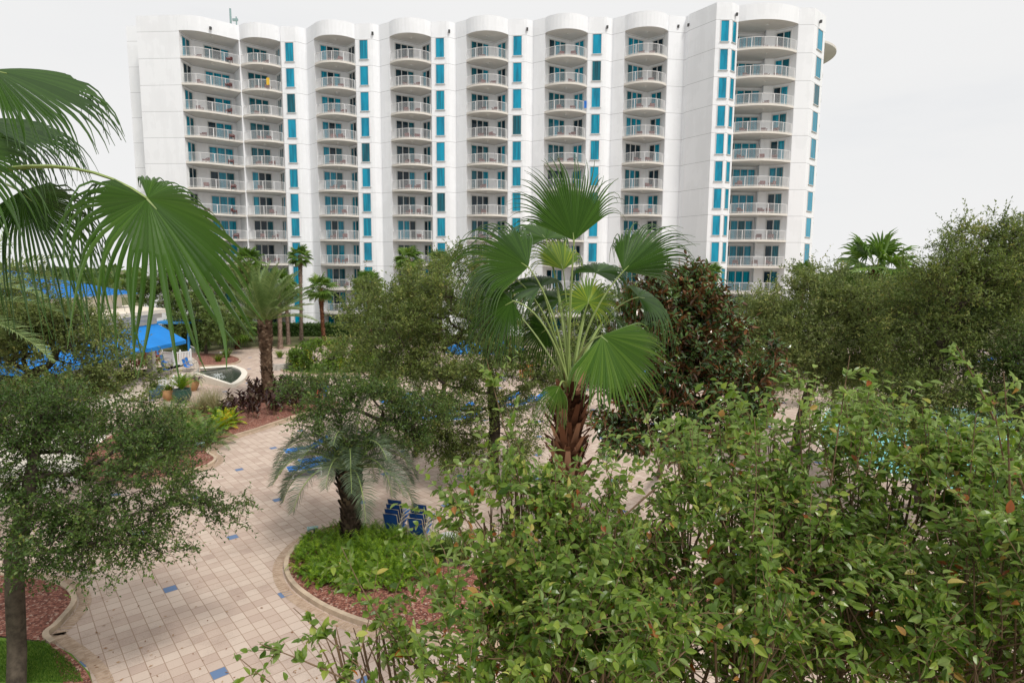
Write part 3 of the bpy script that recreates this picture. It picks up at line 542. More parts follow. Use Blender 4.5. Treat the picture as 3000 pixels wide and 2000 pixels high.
# centre oak
b=G(1441,1405)
tree('live_oak','broad live oak in the middle of the plaza with dark forking trunk','tree',b,
 oak_l((1330,870,23.5,180,2.5,140),(1150,960,23,170,2.4,130),(1500,940,24,170,2.2,130),(1380,1060,23,250,2.4,90),(1070,1080,22,160,1.7,80),(1230,1200,21.5,120,1.2,45),(1580,1130,23,130,1.5,80),(1330,790,24,90,1.2,60),(960,1110,22,80,.9,42),(1520,1260,23,90,1.2,50),(1350,1330,22.5,90,.8,45),(1360,1220,22,150,1.2,50),(1180,1130,22,120,1.4,60),(1420,1170,22,150,1.3,50),(1320,1290,22.5,130,1.3,60),(1510,1330,22.5,110,1.2,60),(1230,1260,22.5,90,1.2,50)),
 [b,P(1445,1330,23),P(1450,1250,23),P(1440,1130,23.2),P(1420,1000,23.4)],.25,590,13,13,.125,.052,'oak','bark',5,twl=(.3,.8),shell=.5)
b=G(1215,1330)
tree('small_oak','low oak bough hanging over the grey green feather palm','tree',b,
 oak_l((1080,1170,17.6,190,1.1,50),(960,1230,17,130,.9,32),(1180,1260,17.4,140,.8,40),(1060,1290,17,110,.7,34),(930,1130,18.5,130,.9,30),(1250,1190,18,110,.9,40)),
 [b,P(1225,1290,20.5),P(1200,1250,19.0),P(1120,1230,17.8)],.12,150,12,13,.095,.04,'oakd','bark',6,twl=(.22,.55),shell=.5)
# right oaks
b=G(2330,1330)
tree('live_oak','olive green oak behind the dark magnolia on the right','tree',b,
 oak_l((2420,900,24,170,2,110),(2300,1000,23.5,150,2,120),(2560,930,24,170,2,120),(2420,1080,23,220,2.2,80),(2250,900,24.5,90,1.3,60),(2600,1090,23,160,1.8,90),(2380,840,25,90,1.2,60)),
 [b,P(2340,1250,24),P(2370,1150,24),P(2420,1020,24)],.22,430,14,13,.125,.052,'oliv','bark',8,twl=(.35,.85),shell=.5)
b=G(2700,1480)
tree('live_oak','tall dark oak by the pool at the right edge','tree',b,
 oak_l((2780,860,19.5,170,2,140),(2920,820,19.5,150,1.8,150),(2700,1000,19.5,150,1.6,120),(2900,1010,19,170,1.8,130),(2780,1130,18.5,190,1.8,70),(2880,700,20,80,.9,60),(2980,730,20,80,.9,90),(2600,1190,18.5,100,1,55),(2520,1200,18.5,140,1.2,55),(2720,1230,18,150,1.2,50)),
 [b,P(2690,1360,18.8),P(2680,1250,18.8),P(2740,1080,19),P(2790,900,19.3)],.22,540,14,13,.11,.046,'oak','bark',9,twl=(.3,.8),shell=.5)
b=G(2980,1480)
tree('small_oak','leaning oak with forked trunk beside the swimming pool at the far right','tree',b,
 oak_l((2960,1190,17,110,1.2,60),(3050,1080,17,120,1.2,110),(2860,1240,16.5,80,.8,45)),[b,P(2960,1400,17),P(2990,1300,17.1),P(3010,1150,17)],.2,110,15,13,.095,.04,'oakd','bark',10,twl=(.3,.7))
# magnolia
b=G(1930,1390)
tree('magnolia_tree','dark glossy magnolia with rusty brown undersides right of the tall fan palm','tree',b,
 oak_l((1950,930,16.5,120,1.1,110),(2030,890,16.5,90,.9,90),(1900,1050,16,140,1.3,120),(2040,1030,16.3,130,1.3,120),(1990,1160,16,160,1.3,70),(2100,960,16.5,60,.6,60),(1850,1180,15.8,80,.8,70),(1930,850,16.6,45,.4,35),(2040,835,16.6,40,.4,35),(1840,950,16.3,60,.5,60),(1810,1260,15.7,90,.8,55),(1950,1270,15.7,120,.9,55),(2100,1230,15.7,100,.8,60)),
 [b,P(1950,1330,16.2),P(1960,1180,16.3),P(1980,1000,16.4)],.11,290,9,10,.2,.085,'magn','stem',11,twl=(.25,.5),shell=.5,big=True,stem=.008,droop=-.15)
b=G(2230,1420)
tree('magnolia_tree','small magnolia shoot with rusty leaves at the right of the larger one','tree',b,
 oak_l((2220,1130,15.5,50,.5,80),(2260,1060,15.5,35,.4,40),(2200,1220,15.3,60,.6,55)),[b,P(2220,1300,15.4),P(2225,1150,15.5)],.05,34,7,9,.19,.08,'magn','stem',12,twl=(.2,.45),big=True,stem=.007,droop=-.15)
# trees in front of the tower
def bush(name,label,cat,px,py,d,lumps,n,L,leaf,seed,tw=7,nl=9,tr=.14,group=None,base=None,twl=(.4,1.)):
    b=P(px,py,d); b[2]=0
    return tree(name,label,cat,b,oak_l(*lumps),[b,b+np.array([0,0,.5*max(.6,(P(px,lumps[0][1],d)[2]))]),P(px,lumps[0][1],d)],tr,int(n*1.5),tw+4,nl+2,L,L*.45,leaf,'bark',seed,group=group,twl=twl,stem=.012)
bush('leafy_tree','dark green tree behind the blue roofed pavilion','tree',500,930,68,[(470,860,70,80,2.5,50),(500,820,70,60,2,50),(540,910,66,60,2,60)],120,.26,'tree',21)
bush('leafy_tree','light olive tree below the left tower balconies','tree',690,930,66,[(700,810,66,55,2,45),(640,860,66,60,2,50),(760,850,66,50,2,40),(680,930,65,90,2,50)],110,.26,'oliv',22)
bush('leafy_tree','green tree left of the date palm near the hedge','tree',600,960,58,[(590,900,58,60,2,50),(640,960,57,70,2,40),(540,960,58,60,2,40)],80,.25,'tree',23)
bush('flowering_shrub','rounded bright green shrub with yellow flowers on the oval lawn','shrub',960,1100,49,[(930,1040,49,75,2,45),(1020,1050,49,80,2,45),(880,1060,49,50,1.5,35),(1090,1060,49,60,2,50)],130,.2,'lime',24,twl=(.3,.6))
bush('leafy_tree','tree with fine green foliage between the centre oak and the tower','tree',1150,960,56,[(1150,920,56,120,3,80),(1250,850,57,100,3,80),(1080,860,57,50,2,50)],130,.26,'oak',25)
bush('leafy_tree','green tree right of the tall fan palm below the tower','tree',1800,1000,45,[(1780,960,45,120,3,110),(1700,1050,44,120,3,90),(1850,900,46,50,2,50)],120,.22,'tree',26)
bush('leafy_tree','pale green tree behind the magnolia top','tree',2200,960,45,[(2220,940,45,90,2.5,80),(2280,1030,44,90,2.5,80),(2200,1080,44,100,2.5,70)],110,.22,'oliv',27)
bush('leafy_tree','dark tree far behind the right oaks','tree',2600,900,48,[(2520,880,48,120,3,70),(2700,860,48,150,3,80),(2900,860,48,160,3,90)],150,.24,'tree',28)
for k,(px,d,s) in enumerate([(1150,38,1.),(1300,36,1.1),(1700,34,1.2),(2450,36,1.1),(2100,34,1.)]):
    bush('garden_shrub',['low shrub behind the centre oak on its left','low shrub directly behind the centre oak trunk','low shrub behind the tall fan palm trunk','low shrub across the pool below the right oaks','low shrub behind the magnolia stems'][k],'shrub',px,1080,d,[(px,1080,d,60*s,1.2,20*s),(px+60,1090,d,50*s,1.2,16*s)],26,.16,'tree',40+k,group='low shrubs round the pool deck')
# hedge
m=MB(); g=np.random.default_rng(50); n=9000; x=g.uniform(-42,-9,n); u=g.uniform(0,1,n); y=np.where(u<.5,73.9+.0*x,74.7+g.uniform(-.8,.8,n)); z=np.where(u<.5,g.uniform(.1,1.5,n),1.5+g.normal(size=n)*.06)
leaves(m,np.c_[x,y+g.normal(size=n)*.08,z],rdir(n,g),rdir(n,g)+[0,-.5,.5],.22,.12,g.beta(2,3,n)); m.prism([(-42,74),(-9,74),(-9,75.6),(-42,75.6)],0,1.45,1)
h=m.mesh('foliage',['oakd','oakd']); r=empty('clipped_hedge','long clipped dark hedge at the foot of the white tower','hedge',(-25,74.5,0)); link('foliage',h,r,(25,-74.5,0))
# distant woods
m=MB(); g=np.random.default_rng(51)
for i in range(600):
    a=g.uniform(R(-62),R(62)); d=g.uniform(200,360); c=np.array([d*sin(a),d*cos(a)+20,0]); s=g.uniform(4.5,8.5); n=90; v=rdir(n,g); leaves(m,c+v*[6,5,s],rdir(n,g),rdir(n,g),2.6,1.8,g.beta(2,3,n))
m.build('distant_woods',['tree'],None,kind='stuff',label='low line of distant green woods on the horizon',cat='woods')
# ================================================================ PALMS
# fan palm in the centre, its trunk close to the viewer
def fan_palm_near(name,label,base,tp,tr,blades,seed,trunk=True,rows=60):
    g=np.random.default_rng(seed); base=np.asarray(base); root=empty(name,label,'palm tree',base); off=-Vector(base)
    m=MB(); ts=np.linspace(0,1,10); pts=[base*(1-t)+tp*t for t in ts]; palm_trunk(m,pts,[tr*(1.25 if t<.1 else 1.0+.25*(t>.75)) for t in ts],10,rows,.19,g,.55,ragged=.7)
    for i in range(70):                       # hanging fibres and split boots under the crown
        a=g.uniform(0,2*pi); z=tp[2]-g.uniform(-.15,1.1); p0=np.array([tp[0]+cos(a)*tr*1.15,tp[1]+sin(a)*tr*1.15,z]); p2=p0+[cos(a)*g.uniform(.03,.14),sin(a)*g.uniform(.03,.14),g.uniform(-.2,.12)]; m.tube([p0,(p0+p2)/2+[0,0,.03],p2],[.014,.009,.003],4,0,g.random(),cap=False)
    m.build('trunk',['rbark'],root).location=off
    for (hub,ctrl,axis,nrm,Rr,nseg,spread,fuse,droop,rnd,rad,curl,*asy) in blades:
        m=MB(); pt=bez(tp+np.array([g.uniform(-.05,.05),g.uniform(-.05,.05),-.05]),ctrl,hub,14); m.tube(pt,np.linspace(rad*1.75,rad*.7,14),6,1,flat=.5)
        hd=unit(pt[-1]-pt[-2]); m.tube([hub-hd*.02,hub+unit(axis)*.1],[rad*.5,.004],5,1)
        fan(m,hub,axis,nrm,Rr,nseg,spread,fuse,droop,(-.03 if axis[0]<0 else .02,0,0),12,0,rnd,g,curl,.03,asym=asy[0] if asy else 0)
        m.build('frond',['fan','pet'],root,smooth=False).location=off
    return root
def hb(px,py,d): return P(px,py,d)
tp=P(1668,1150,7.5); base=np.array([tp[0]-.1,tp[1]+.1,0])
A=np.array
bl=[ # hub, bezier control, axis, normal, radius, segments, spread, fuse, droop, rnd, petiole r, curl
(hb(1682,705,7.5),hb(1668,900,7.45),A([-.14,.1,1.]),A([.05,-1,.15]),1.14,46,R(118),.56,.08,.35,.026,.02),
(hb(1548,782,7.3),hb(1640,900,7.3),A([-.85,-.05,.5]),A([.35,-.85,.4]),1.2,52,R(150),.42,.2,.35,.022,.03),
(hb(1826,795,7.5),hb(1700,930,7.5),A([.72,.1,.75]),A([-.45,-.8,.3]),1.1,46,R(125),.5,.14,.25,.022,.03),
(hb(1765,982,7.0),hb(1690,1000,7.0),A([.6,-.35,-.72]),A([.15,-.8,.45]),1.0,50,R(160),.6,.08,.6,.02,.03),
(hb(1724,885,7.9),hb(1690,960,7.8),A([.1,.35,.6]),A([0,-.9,.5]),.5,40,R(300),.5,.12,.9,.018,.02),
(hb(1585,840,7.9),hb(1630,960,7.8),A([-.6,.5,.2]),A([.3,-.7,.6]),.75,46,R(220),.45,.22,.15,.018,.03),
(hb(1650,790,8.1),hb(1665,920,7.9),A([-.25,.4,.8]),A([.3,-.8,.3]),.95,40,R(130),.4,.2,.85,.018,.03),
(hb(1500,900,7.7),hb(1600,1000,7.6),A([-.75,.2,-.35]),A([.1,-.7,.7]),.9,44,R(190),.35,.25,.2,.016,.04),
(hb(1745,800,8.2),hb(1700,950,8),A([.4,.5,.3]),A([-.3,-.7,.6]),.75,44,R(210),.42,.25,.15,.018,.03),
(hb(1640,1130,7.0),hb(1650,1090,7.1),A([-.5,-.3,-.9]),A([-.1,-.9,.2]),.6,34,R(120),.3,.2,.6,.014,.03),
(hb(1600,700,8.3),hb(1650,880,8.1),A([-.4,.5,.5]),A([.3,-.7,.5]),.8,40,R(200),.4,.22,.4,.018,.03),
(hb(1600,960,7.9),hb(1630,1010,7.7),A([-.4,.3,-.5]),A([.1,-.8,.5]),.7,36,R(200),.4,.25,.2,.015,.03),
(hb(1720,1010,7.9),hb(1690,1030,7.7),A([.3,.3,-.4]),A([-.1,-.8,.5]),.7,36,R(200),.4,.25,.25,.015,.03),
(hb(1640,880,8.4),hb(1660,980,8.),A([-.2,.5,.3]),A([.1,-.8,.5]),.8,40,R(260),.35,.28,.3,.015,.03),
(hb(1480,800,8.0),hb(1600,850,7.9),A([-.8,.3,.1]),A([.2,-.6,.7]),1.0,44,R(200),.3,.32,.15,.018,.04),
(hb(1500,880,7.2),hb(1610,900,7.2),A([-.7,-.1,-.5]),A([.3,-.8,.4]),1.0,44,R(170),.25,.3,.3,.018,.03),
(hb(1870,870,8.0),hb(1740,900,7.9),A([.7,.3,-.1]),A([-.2,-.6,.7]),1.0,44,R(190),.3,.32,.2,.018,.04),
(hb(1800,930,8.2),hb(1720,980,7.9),A([.5,.4,-.3]),A([-.2,-.6,.7]),.8,40,R(190),.35,.3,.3,.018,.04)]
fan_palm_near('fan_palm','tall fan palm in the centre with rusty fibrous trunk and large wind blown fronds',base,tp,.135,bl,61)
# fan palm outside the left edge, its fronds reaching in
tp=P(-420,640,4.6); base=np.array([tp[0],tp[1],0])
bl=[(hb(432,582,4.3),P(120,350,4.2),A([.66,-.1,-.75]),A([.6,-.62,.5]),1.3,60,R(320),.52,.09,.4,.024,.045,1.),
(hb(-25,205,4.4),P(-250,260,4.5),A([.95,.1,-.2]),A([.1,-.6,.8]),.92,40,R(110),.6,.3,.3,.022,.05),
(hb(-60,350,5.0),P(-300,420,4.9),A([.95,.3,-.15]),A([0,-.5,.85]),.95,40,R(110),.5,.3,.05,.022,.04),
(hb(60,560,4.7),P(-200,420,4.8),A([.5,.2,-.6]),A([.2,-.5,.7]),1.3,44,R(170),.25,.3,.2,.02,.04),
(hb(-160,420,4.2),P(-300,430,4.3),A([.8,-.2,-.6]),A([.2,-.6,.6]),.9,44,R(200),.4,.25,.3,.02,.04)]
fan_palm_near('fan_palm','fan palm arching its big glossy fronds in from the left edge',base,tp,.14,bl,62,rows=40)
# far fan palms
F=[(883,990,780-30,.17,'tall slim fan palm standing highest against the tower left of the third balcony column',1.55,12),
(950,1010,845,.2,'fan palm with thick brown trunk before the third balcony column',1.9,0),
(1085,1010,835,.24,'broad fan palm right of the third balcony column with yellow green crown',2.0,0),
(822,1022,830,.2,'left one of the two bare grey palm trunks behind the date palm',1.8,0),
(846,1010,850,.18,'right one of the two bare grey palm trunks behind the date palm',1.7,0),
(735,1000,765,.17,'fan palm top rising before the second balcony column at the left',1.9,0),
(1200,1000,760,.2,'fan palm crown above the centre oak left side',1.9,0),
(1290,990,770,.2,'fan palm crown peeping over the centre oak beside the fourth column',1.7,0),
(1925,1000,785,.2,'fan palm crown between the centre palm and the rusty magnolia',1.7,0),
(2080,1000,800,.2,'fan palm crown at the magnolia top before the plain tower wall',1.5,0),
(2335,1010,790,.18,'small fan palm crown at the right foot of the tower',1.3,0)]
for i,(px,pb,pc,tr,lab,cr,sk) in enumerate(F):
    gb=G(px,pb); d=gb[1]; 
    if d>70: d=70; gb=P(px,pb,d); gb[2]=0
    topz=P(px,pc,d)[2]; far_palm(gb,topz,cr,28,70+i,lab,lean=(random.uniform(-.3,.3),0),tr=tr,bark='gbark' if i in(0,3,4) else 'rbark',skirt=sk+(0 if i!=1 else 3))
for i,(px,dd,pc,cr,lab) in enumerate([(2560,27,790,1.9,'dark fan palm crown rising above the right oaks'),(2270,40,1010,2.2,'blue green fan palm low behind the small magnolia'),(560,60,985,2.0,'drooping palm beside the blue post left of the date palm'),(505,64,1000,1.9,'palm with reddish trunk behind the white terrace fence'),(690,62,960,2.2,'full round fan palm behind the date palm trunk')]):
    gb=P(px,900,dd); gb[2]=0; far_palm(gb,P(px,pc,dd)[2],cr,26,90+i,lab,tr=.2,bark='rbark',group='garden fan palms')
# date palm
def feather_palm(name,label,base,h,tr,nf,ln,ll,lw,leaf,bark,seed,sag,el0,el1,nl=50,rows=40,sn=12,vee=.5,wind=(0,0,0),ldroop=.3,sl=.14,rr=.03,lean=0,cat='palm tree'):
    g=np.random.default_rng(seed); root=empty(name,label,cat,base); top=np.array([lean,0,h]); m=MB(); ts=np.linspace(0,1,9)
    palm_trunk(m,[top*t for t in ts],[tr*(1.1 if t<.1 else 1.0 if t<.75 else 1.25) for t in ts],sn,rows,sl,g,.5); m.build('trunk',[bark],root)
    for i in range(nf):
        m=MB(); az=i*2.399+g.uniform(-.2,.2); el=el0+(el1-el0)*((i+.5)/nf)+g.uniform(-.1,.1); feather(m,top+[cos(az)*tr*.5,sin(az)*tr*.5,0],az,el,ln*g.uniform(.85,1.1),sag*g.uniform(.8,1.2),nl,ll,lw,g,0,1,g.uniform(.2,.7),vee,ldroop,rr,wind=wind); m.build('frond',[leaf,'pet'],root)
    return root
b=G(786,1180); feather_palm('date_palm','date palm with diamond patterned brown trunk and upright feathery crown',b,P(783,935,b[1])[2]-.1,.31,48,3.5,.5,.03,'date','pbark',81,.05,R(86),R(22),75,rows=46,sn=11,vee=.6,wind=(.5,0,.1),sl=.16)
b=G(1030,1598); feather_palm('feather_palm','stocky grey green feather palm with dark boots on the mulch island',b,P(1028,1375,b[1])[2],.27,36,2.5,.62,.013,'blue','dbark',82,.20,R(82),R(26),85,rows=20,sn=10,vee=.7,ldroop=.35,sl=.16)
b=P(-190,900,15); b[2]=0; feather_palm('feather_palm','pale feathery palm fronds behind the olive oak at the far left',b,7.2,.22,22,3.2,.5,.03,'date','pbark',83,.07,R(75),R(0),50,rows=0,sn=0)
# ================================================================ BED PLANTS
def plants(pxs,spread,fn): pass
g=np.random.default_rng(100)
def rosette(name,label,cat,c,nf,ln,ll,lw,leaf,el0,el1,sag,seed,nl=22,vee=.35,group=None,mats='pet'):
    gg=np.random.default_rng(seed); m=MB()
    for i in range(nf): feather(m,[0,0,.05],i*2.399,el0+(el1-el0)*(i+.5)/nf,ln*gg.uniform(.8,1.1),sag,nl,ll,lw,gg,0,1,gg.uniform(.2,.8),vee,.2,.012)
    return link(name,m.mesh(name,[leaf,mats]),None,tuple(c),0,label=label,cat=cat,group=group)
for i,(px,py) in enumerate([(400,1310),(480,1340),(545,1290),(500,1250),(600,1305),(420,1370)]):
    c=G(px,py); c[2]=.1; rosette('cycad',['feathery green cycad nearest the left oak','feathery green cycad in front of the left bed group','feathery cycad in the middle of the left bed group','feathery cycad behind the others in the left bed','feathery cycad beside the bed spotlight','feathery cycad low at the near end of the left bed'][i],'cycad',c,34,1.6,.32,.024,'cyc',R(75),R(8),.08,110+i,26,group='cycads in the left mulch bed')
for i,(px,py) in enumerate([(650,1262),(672,1248),(640,1240)]):
    c=G(px,py); c[2]=.1; o=rosette('yellow_shrub',['yellow green leafy clump nearest the kerb of the left bed','yellow green leafy clump beside the dark canna plants','yellow green leafy clump behind two others like it'][i],'shrub',c,26,.9,.26,.05,'yel' if i<2 else 'lime',R(80),R(5),.06,120+i,12,group='yellow green clumps in the left bed')
def tuftplant(name,label,cat,c,n,h,w,leaf,seed,spread=.35,bend=.3,group=None):
    gg=np.random.default_rng(seed); m=MB()
    for i in range(n):
        a=gg.uniform(0,2*pi); r=gg.uniform(0,.18); d=unit([cos(a)*spread*gg.random(),sin(a)*spread*gg.random(),1]); hh=h*gg.uniform(.6,1.1); p=np.array([cos(a)*r,sin(a)*r,0]); side=np.array([-sin(a),cos(a),0])*w; V=[];K=4
        for k in range(K+1): V+=[p-side*(1-k/K*.9),p+side*(1-k/K*.9)]; d=unit(d+np.array([cos(a)*bend,sin(a)*bend,-bend*.6])*.5*(k/K)); p=p+d*hh/K
        m.add(V,[[2*k,2*k+1,2*k+3,2*k+2] for k in range(K)],0,gg.random())
    return link(name,m.mesh(name,[leaf]),None,tuple(c),0,label=label,cat=cat,group=group)
for i,(px,py) in enumerate([(600,1215),(625,1205),(578,1225),(640,1225)]):
    c=G(px,py); c[2]=.1; tuftplant('ornamental_grass',['tan fountain grass nearest the dark canna plants','tallest tan fountain grass behind the cycads','pale fountain grass at the left of its group','short fountain grass beside the yellow clumps'][i],'grass clump',c,220,1.5,.012,'tuft',130+i,.6,.5,group='fountain grasses in the left bed')
# cannas: dark red broad leaves
ck=0
for i in range(44):
    px=g.uniform(660,930); py=1172+75*g.random()-(px-665)*.12; c=G(px,py); c[2]=.1; gg=np.random.default_rng(200+i); m=MB()
    for s in range(7):
        b0=gg.normal(size=3)*[.16,.16,0]; hh=gg.uniform(.6,1.25); m.tube([b0,b0+[gg.normal()*.05,gg.normal()*.05,hh]],[.014,.006],4,1,cap=False)
        n=7; t=gg.uniform(.2,1,n); a=gg.uniform(0,2*pi,n); leaves(m,b0+np.c_[0*t,0*t,hh*t],np.c_[np.cos(a)*.6,np.sin(a)*.6,gg.uniform(.5,1.2,n)],np.c_[-np.cos(a),-np.sin(a),.6+0*a],gg.uniform(.28,.42,n),gg.uniform(.1,.15,n),gg.random(n)*(.8 if px<840 else 1),0,True)
    link('canna_plant',m.mesh('canna_plant',['cann','stem']),None,tuple(c),0,label='dark red leaved canna in the crowded row along the left mulch bed',cat='plant',group='dark cannas in the left bed')
# lawn-like fern round the feather palm
m=MB(); gg=np.random.default_rng(140); cnt=0
for i in range(1500):
    px,py=gg.uniform(860,1300),gg.uniform(1535,1800); e=((px-1070)/215)**2+((py-1652)/98)**2
    if e>1+.15*sin(px*.05): continue
    c=G(px,py); hgt=.14+.36*max(0,1-e)**.5+.06*sin(c[0]*5)*cos(c[1]*4); c[2]=.08; 
    for q in range(3):
        a=gg.uniform(0,2*pi); el=gg.uniform(.4,1.4); feather(m,c+[0,0,hgt*.4],a,el,hgt*gg.uniform(.8,1.3),.12,11,.075,.016,gg,0,0,gg.uniform(.15,.85),.5,.2,.004,start=.05)
m.build('ground_cover',['fern'],None,kind='stuff',label='bright green ferny ground cover round the stocky palm',cat='ground cover')
m=MB(); n=9000; px=g.uniform(-60,290,n); pts=np.array([G(a,1890+120*b) for a,b in zip(px,g.random(n))]); ok=[p[0]<np.interp(p[1],[9,10.7,11.4,12,12.4],[-7.45,-8.05,-8.7,-9.5,-10.2])-.06 and p[1]<12.6 for p in pts]; pts=pts[ok]; n=len(pts); leaves(m,pts+[0,0,.085],rdir(n,g)*.5+[0,0,1],rdir(n,g),.07,.014,g.random(n)); m.build('grass',['gras'],None,kind='stuff',label='short green grass of the lawn in the near left corner',cat='grass')
for i,(px,py,s) in enumerate([(665,1050,1.3),(640,1062,1.),(820,1050,1.1),(560,1010,1.2),(620,1000,1.4),(700,1005,1.3),(1300,1640,1.2),(1345,1655,1.3)]):
    c=G(px,py); c[2]=.1; tuftplant('border_plant',['green leafy border plant by the far mulch bed edge','smaller border plant beside the white spotlight','spiky plant in the stone edged planter','border plant at the foot of the palms left','bright border plant below the hedge','border plant below the hedge near the date palm','dark leafy plant right of the small table','dark leafy plant behind the near shrub'][i],'plant',c,140,.8*s,.03,'tree' if i>2 else 'lime',150+i,.9,.6)
# ================================================================ NEAR SHRUBS (crape myrtle tops just below the viewer)
TIP=.22
def myrtle(name,label,base,lumps,shoots,nsp,seed,stems,nl=13):
    gg=np.random.default_rng(seed); base=np.asarray(base,float); root=empty(name,label,'shrub',base); m=MB(); tm=MB()
    lum=[(np.asarray(c),np.asarray(r)) for c,r in lumps]; vol=np.array([np.prod(r)**.75 for c,r in lum]); ch=gg.choice(len(lum),nsp,p=vol/vol.sum()); d=rdir(nsp,gg); d*=(gg.uniform(.1,1,nsp)**.42)[:,None]
    C=np.array([lum[i][0]+d[k]*lum[i][1] for k,i in enumerate(ch)]); K=nsp//9; own=gg.integers(0,K,nsp); own[:K]=np.arange(K); C=C[own]+rdir(nsp,gg)*gg.uniform(0,.2,(nsp,1)); cd=rdir(K,gg)*.5+d[:K]*.6+[0,0,.55]; D=cd[own]+rdir(nsp,gg)*.5
    for k in range(K):                              # a woody branch feeding every clump
        a0=C[k]-unit(cd[k])*gg.uniform(.5,.9)+[0,0,-.25]; tm.tube(bez(a0,C[k]-unit(cd[k])*.2+[0,0,-.1],C[k]+unit(cd[k])*gg.uniform(.1,.3),7),np.linspace(.0075,.0025,7),5,0,cap=False)
    sprays(m,C-unit(D[0])*0,D,gg.uniform(.22,.5,nsp),nl,.065,.036,0,1,gg,droop=.22,spread=.95,big=True,stem=.0035,rs=.42,opp=True)
    for (a,b,ln,bb) in shoots:
        b=np.asarray(b); a=np.asarray(a); a=a+(base+[0,0,3.]-a)*.16; L=np.linalg.norm(b-a); mid=(a+b)/2+gg.normal(size=3)*.04*L; pts=bez(a,mid,b,10); tm.tube(pts,np.linspace(.0065*bb,.002,10),6,0,cap=False)
        n=int(ln); t=np.sort(gg.uniform(.25,1,n)); X=pts[np.minimum((t*9).astype(int),9)]+gg.normal(size=(n,3))*.006; Dm=unit(b-a)*.6+rdir(n,gg)*.9+[0,0,.1]
        leaves(m,X,Dm,rdir(n,gg)*.7+[0,0,.8],gg.uniform(.045,.08,n),gg.uniform(.025,.042,n),np.clip(gg.beta(2,2,n)*.7+gg.uniform(.1,.4),0,1),0,True)
        k=int(n/4); q=pts[gg.integers(3,9,k)]; sprays(m,q,rdir(k,gg)*.8+unit(b-a)*.8+[0,0,.2],gg.uniform(.1,.25,k),8,.058,.032,0,1,gg,big=True,stem=.0025,rs=.4)
    hub=base+[0,0,.1]
    for (c,r) in lum:                              # main stems
        for s in range(stems):
            e=c+rdir(1,gg)[0]*r*.7; mid=base*.4+e*.6; mid[2]=e[2]*.55; pts=bez(hub,mid,e,14); tm.tube(pts,np.linspace(.03,.007,14),6,0,cap=False)
            for q in range(5):
                f=e+rdir(1,gg)[0]*r*.55; tm.tube(bez(pts[-3],(pts[-2]+f)/2+[0,0,.05],f,6),np.linspace(.009,.003,6),5,0,cap=False)
    # dark seed clusters and dried flower panicles
    k=26; q=C[gg.choice(len(C),k,replace=False)]
    for p in q:
        for s in range(9): o=p+gg.normal(size=3)*.03+[0,0,.1]; m.lathe([(0,-.006),(.006,0),(0,.006)],tuple(o),5,2,gg.random())
    tm.build('stem',['stem'],root,smooth=True).location=-Vector(base); m.build('foliage',['myrt','stem','seed'],root).location=-Vector(base); return root
M_['seed']=plain('seed_capsule',(.14,.12,.04),.6,var=.5)
L3=lambda *a:[(P(px,py,d),(rx*d/CF,ry,rz*d/CF)) for px,py,d,rx,ry,rz in a]
myrtle('near_shrub','large green shrub with browned leaf edges filling the lower right foreground',(1.9,3.9,0),
 L3((2150,1660,3.9,430,.5,290),(2500,1550,3.9,330,.55,250),(2330,1900,3.3,520,.4,300),(1900,1750,3.7,330,.45,300),(2330,1320,4.1,190,.3,90),(2050,1400,4.0,150,.3,80),(2600,1330,4.1,160,.3,80),(2100,2000,3.6,700,.3,260),(2500,1850,4.3,600,.3,300)),
 [(P(2440,1380,3.7),P(2490,1040,3.8),34,1.3),(P(2400,1300,3.8),P(2340,1080,3.9),20,1),(P(2530,1400,3.8),P(2560,1075,3.9),18,1),(P(2180,1350,3.9),P(2120,1180,4.1),24,1),(P(1950,1400,3.8),P(1880,1180,4),24,1),(P(2150,1500,3.3),P(2210,1220,3.6),26,1.2),(P(1850,1520,3.6),P(1760,1330,3.9),22,1),(P(2060,1450,3.6),P(2010,1190,3.9),24,1)],1900,301,3)
myrtle('near_shrub','green shrub with long curved shoots at the right edge of the foreground',(3.6,4.3,0),
 L3((2830,1650,3.7,260,.45,300),(2900,1830,3.1,300,.4,250),(2960,1420,3.8,150,.35,110)),
 [(P(3120,1200,3.),P(2800,1010,3.2),26,1.6),(P(3100,1420,3.2),P(2640,1290,3.6),22,1.5),(P(3060,1330,3.),P(2900,1130,3.1),26,1.4),(P(2760,1450,3.5),P(2700,1190,3.8),24,1),(P(2840,1480,3.2),P(2860,1210,3.4),22,1.2),(P(3010,1270,2.9),P(2940,1090,3.0),20,1.2)],850,302,3)
myrtle('near_shrub','thinner shrub with sparse shoots reaching left over the paving in the foreground',(.3,3.4,0),
 L3((1600,1720,3.6,230,.4,190),(1500,1900,3.2,300,.4,180),(1730,1530,3.8,150,.3,100),(1500,1440,3.9,90,.25,60),(1480,1520,3.7,110,.25,80),(1200,1985,2.9,220,.25,90),(1060,1850,3.3,120,.2,35),(1700,1900,3.1,300,.4,200)),
 [(P(1640,1480,3.6),P(1425,1050,3.9),44,1.3),(P(1560,1500,3.6),P(1300,1400,3.8),24,1),(P(1350,1950,2.8),P(760,1885,2.9),40,1.5),(P(1200,1900,2.8),P(860,1780,3.0),34,1),(P(1250,1800,3.1),P(1000,1600,3.3),26,1.1),(P(1400,1750,3.2),P(1240,1540,3.4),24,1),(P(1500,1600,3.4),P(1330,1500,3.5),20,1),(P(1150,1950,2.7),P(700,1925,2.8),16,1),(P(1640,1450,3.7),P(1480,1180,3.9),30,1.2),(P(1350,1650,3.4),P(1180,1620,3.4),20,1),(P(1600,1500,3.5),P(1620,1260,3.8),22,1)],700,303,3)

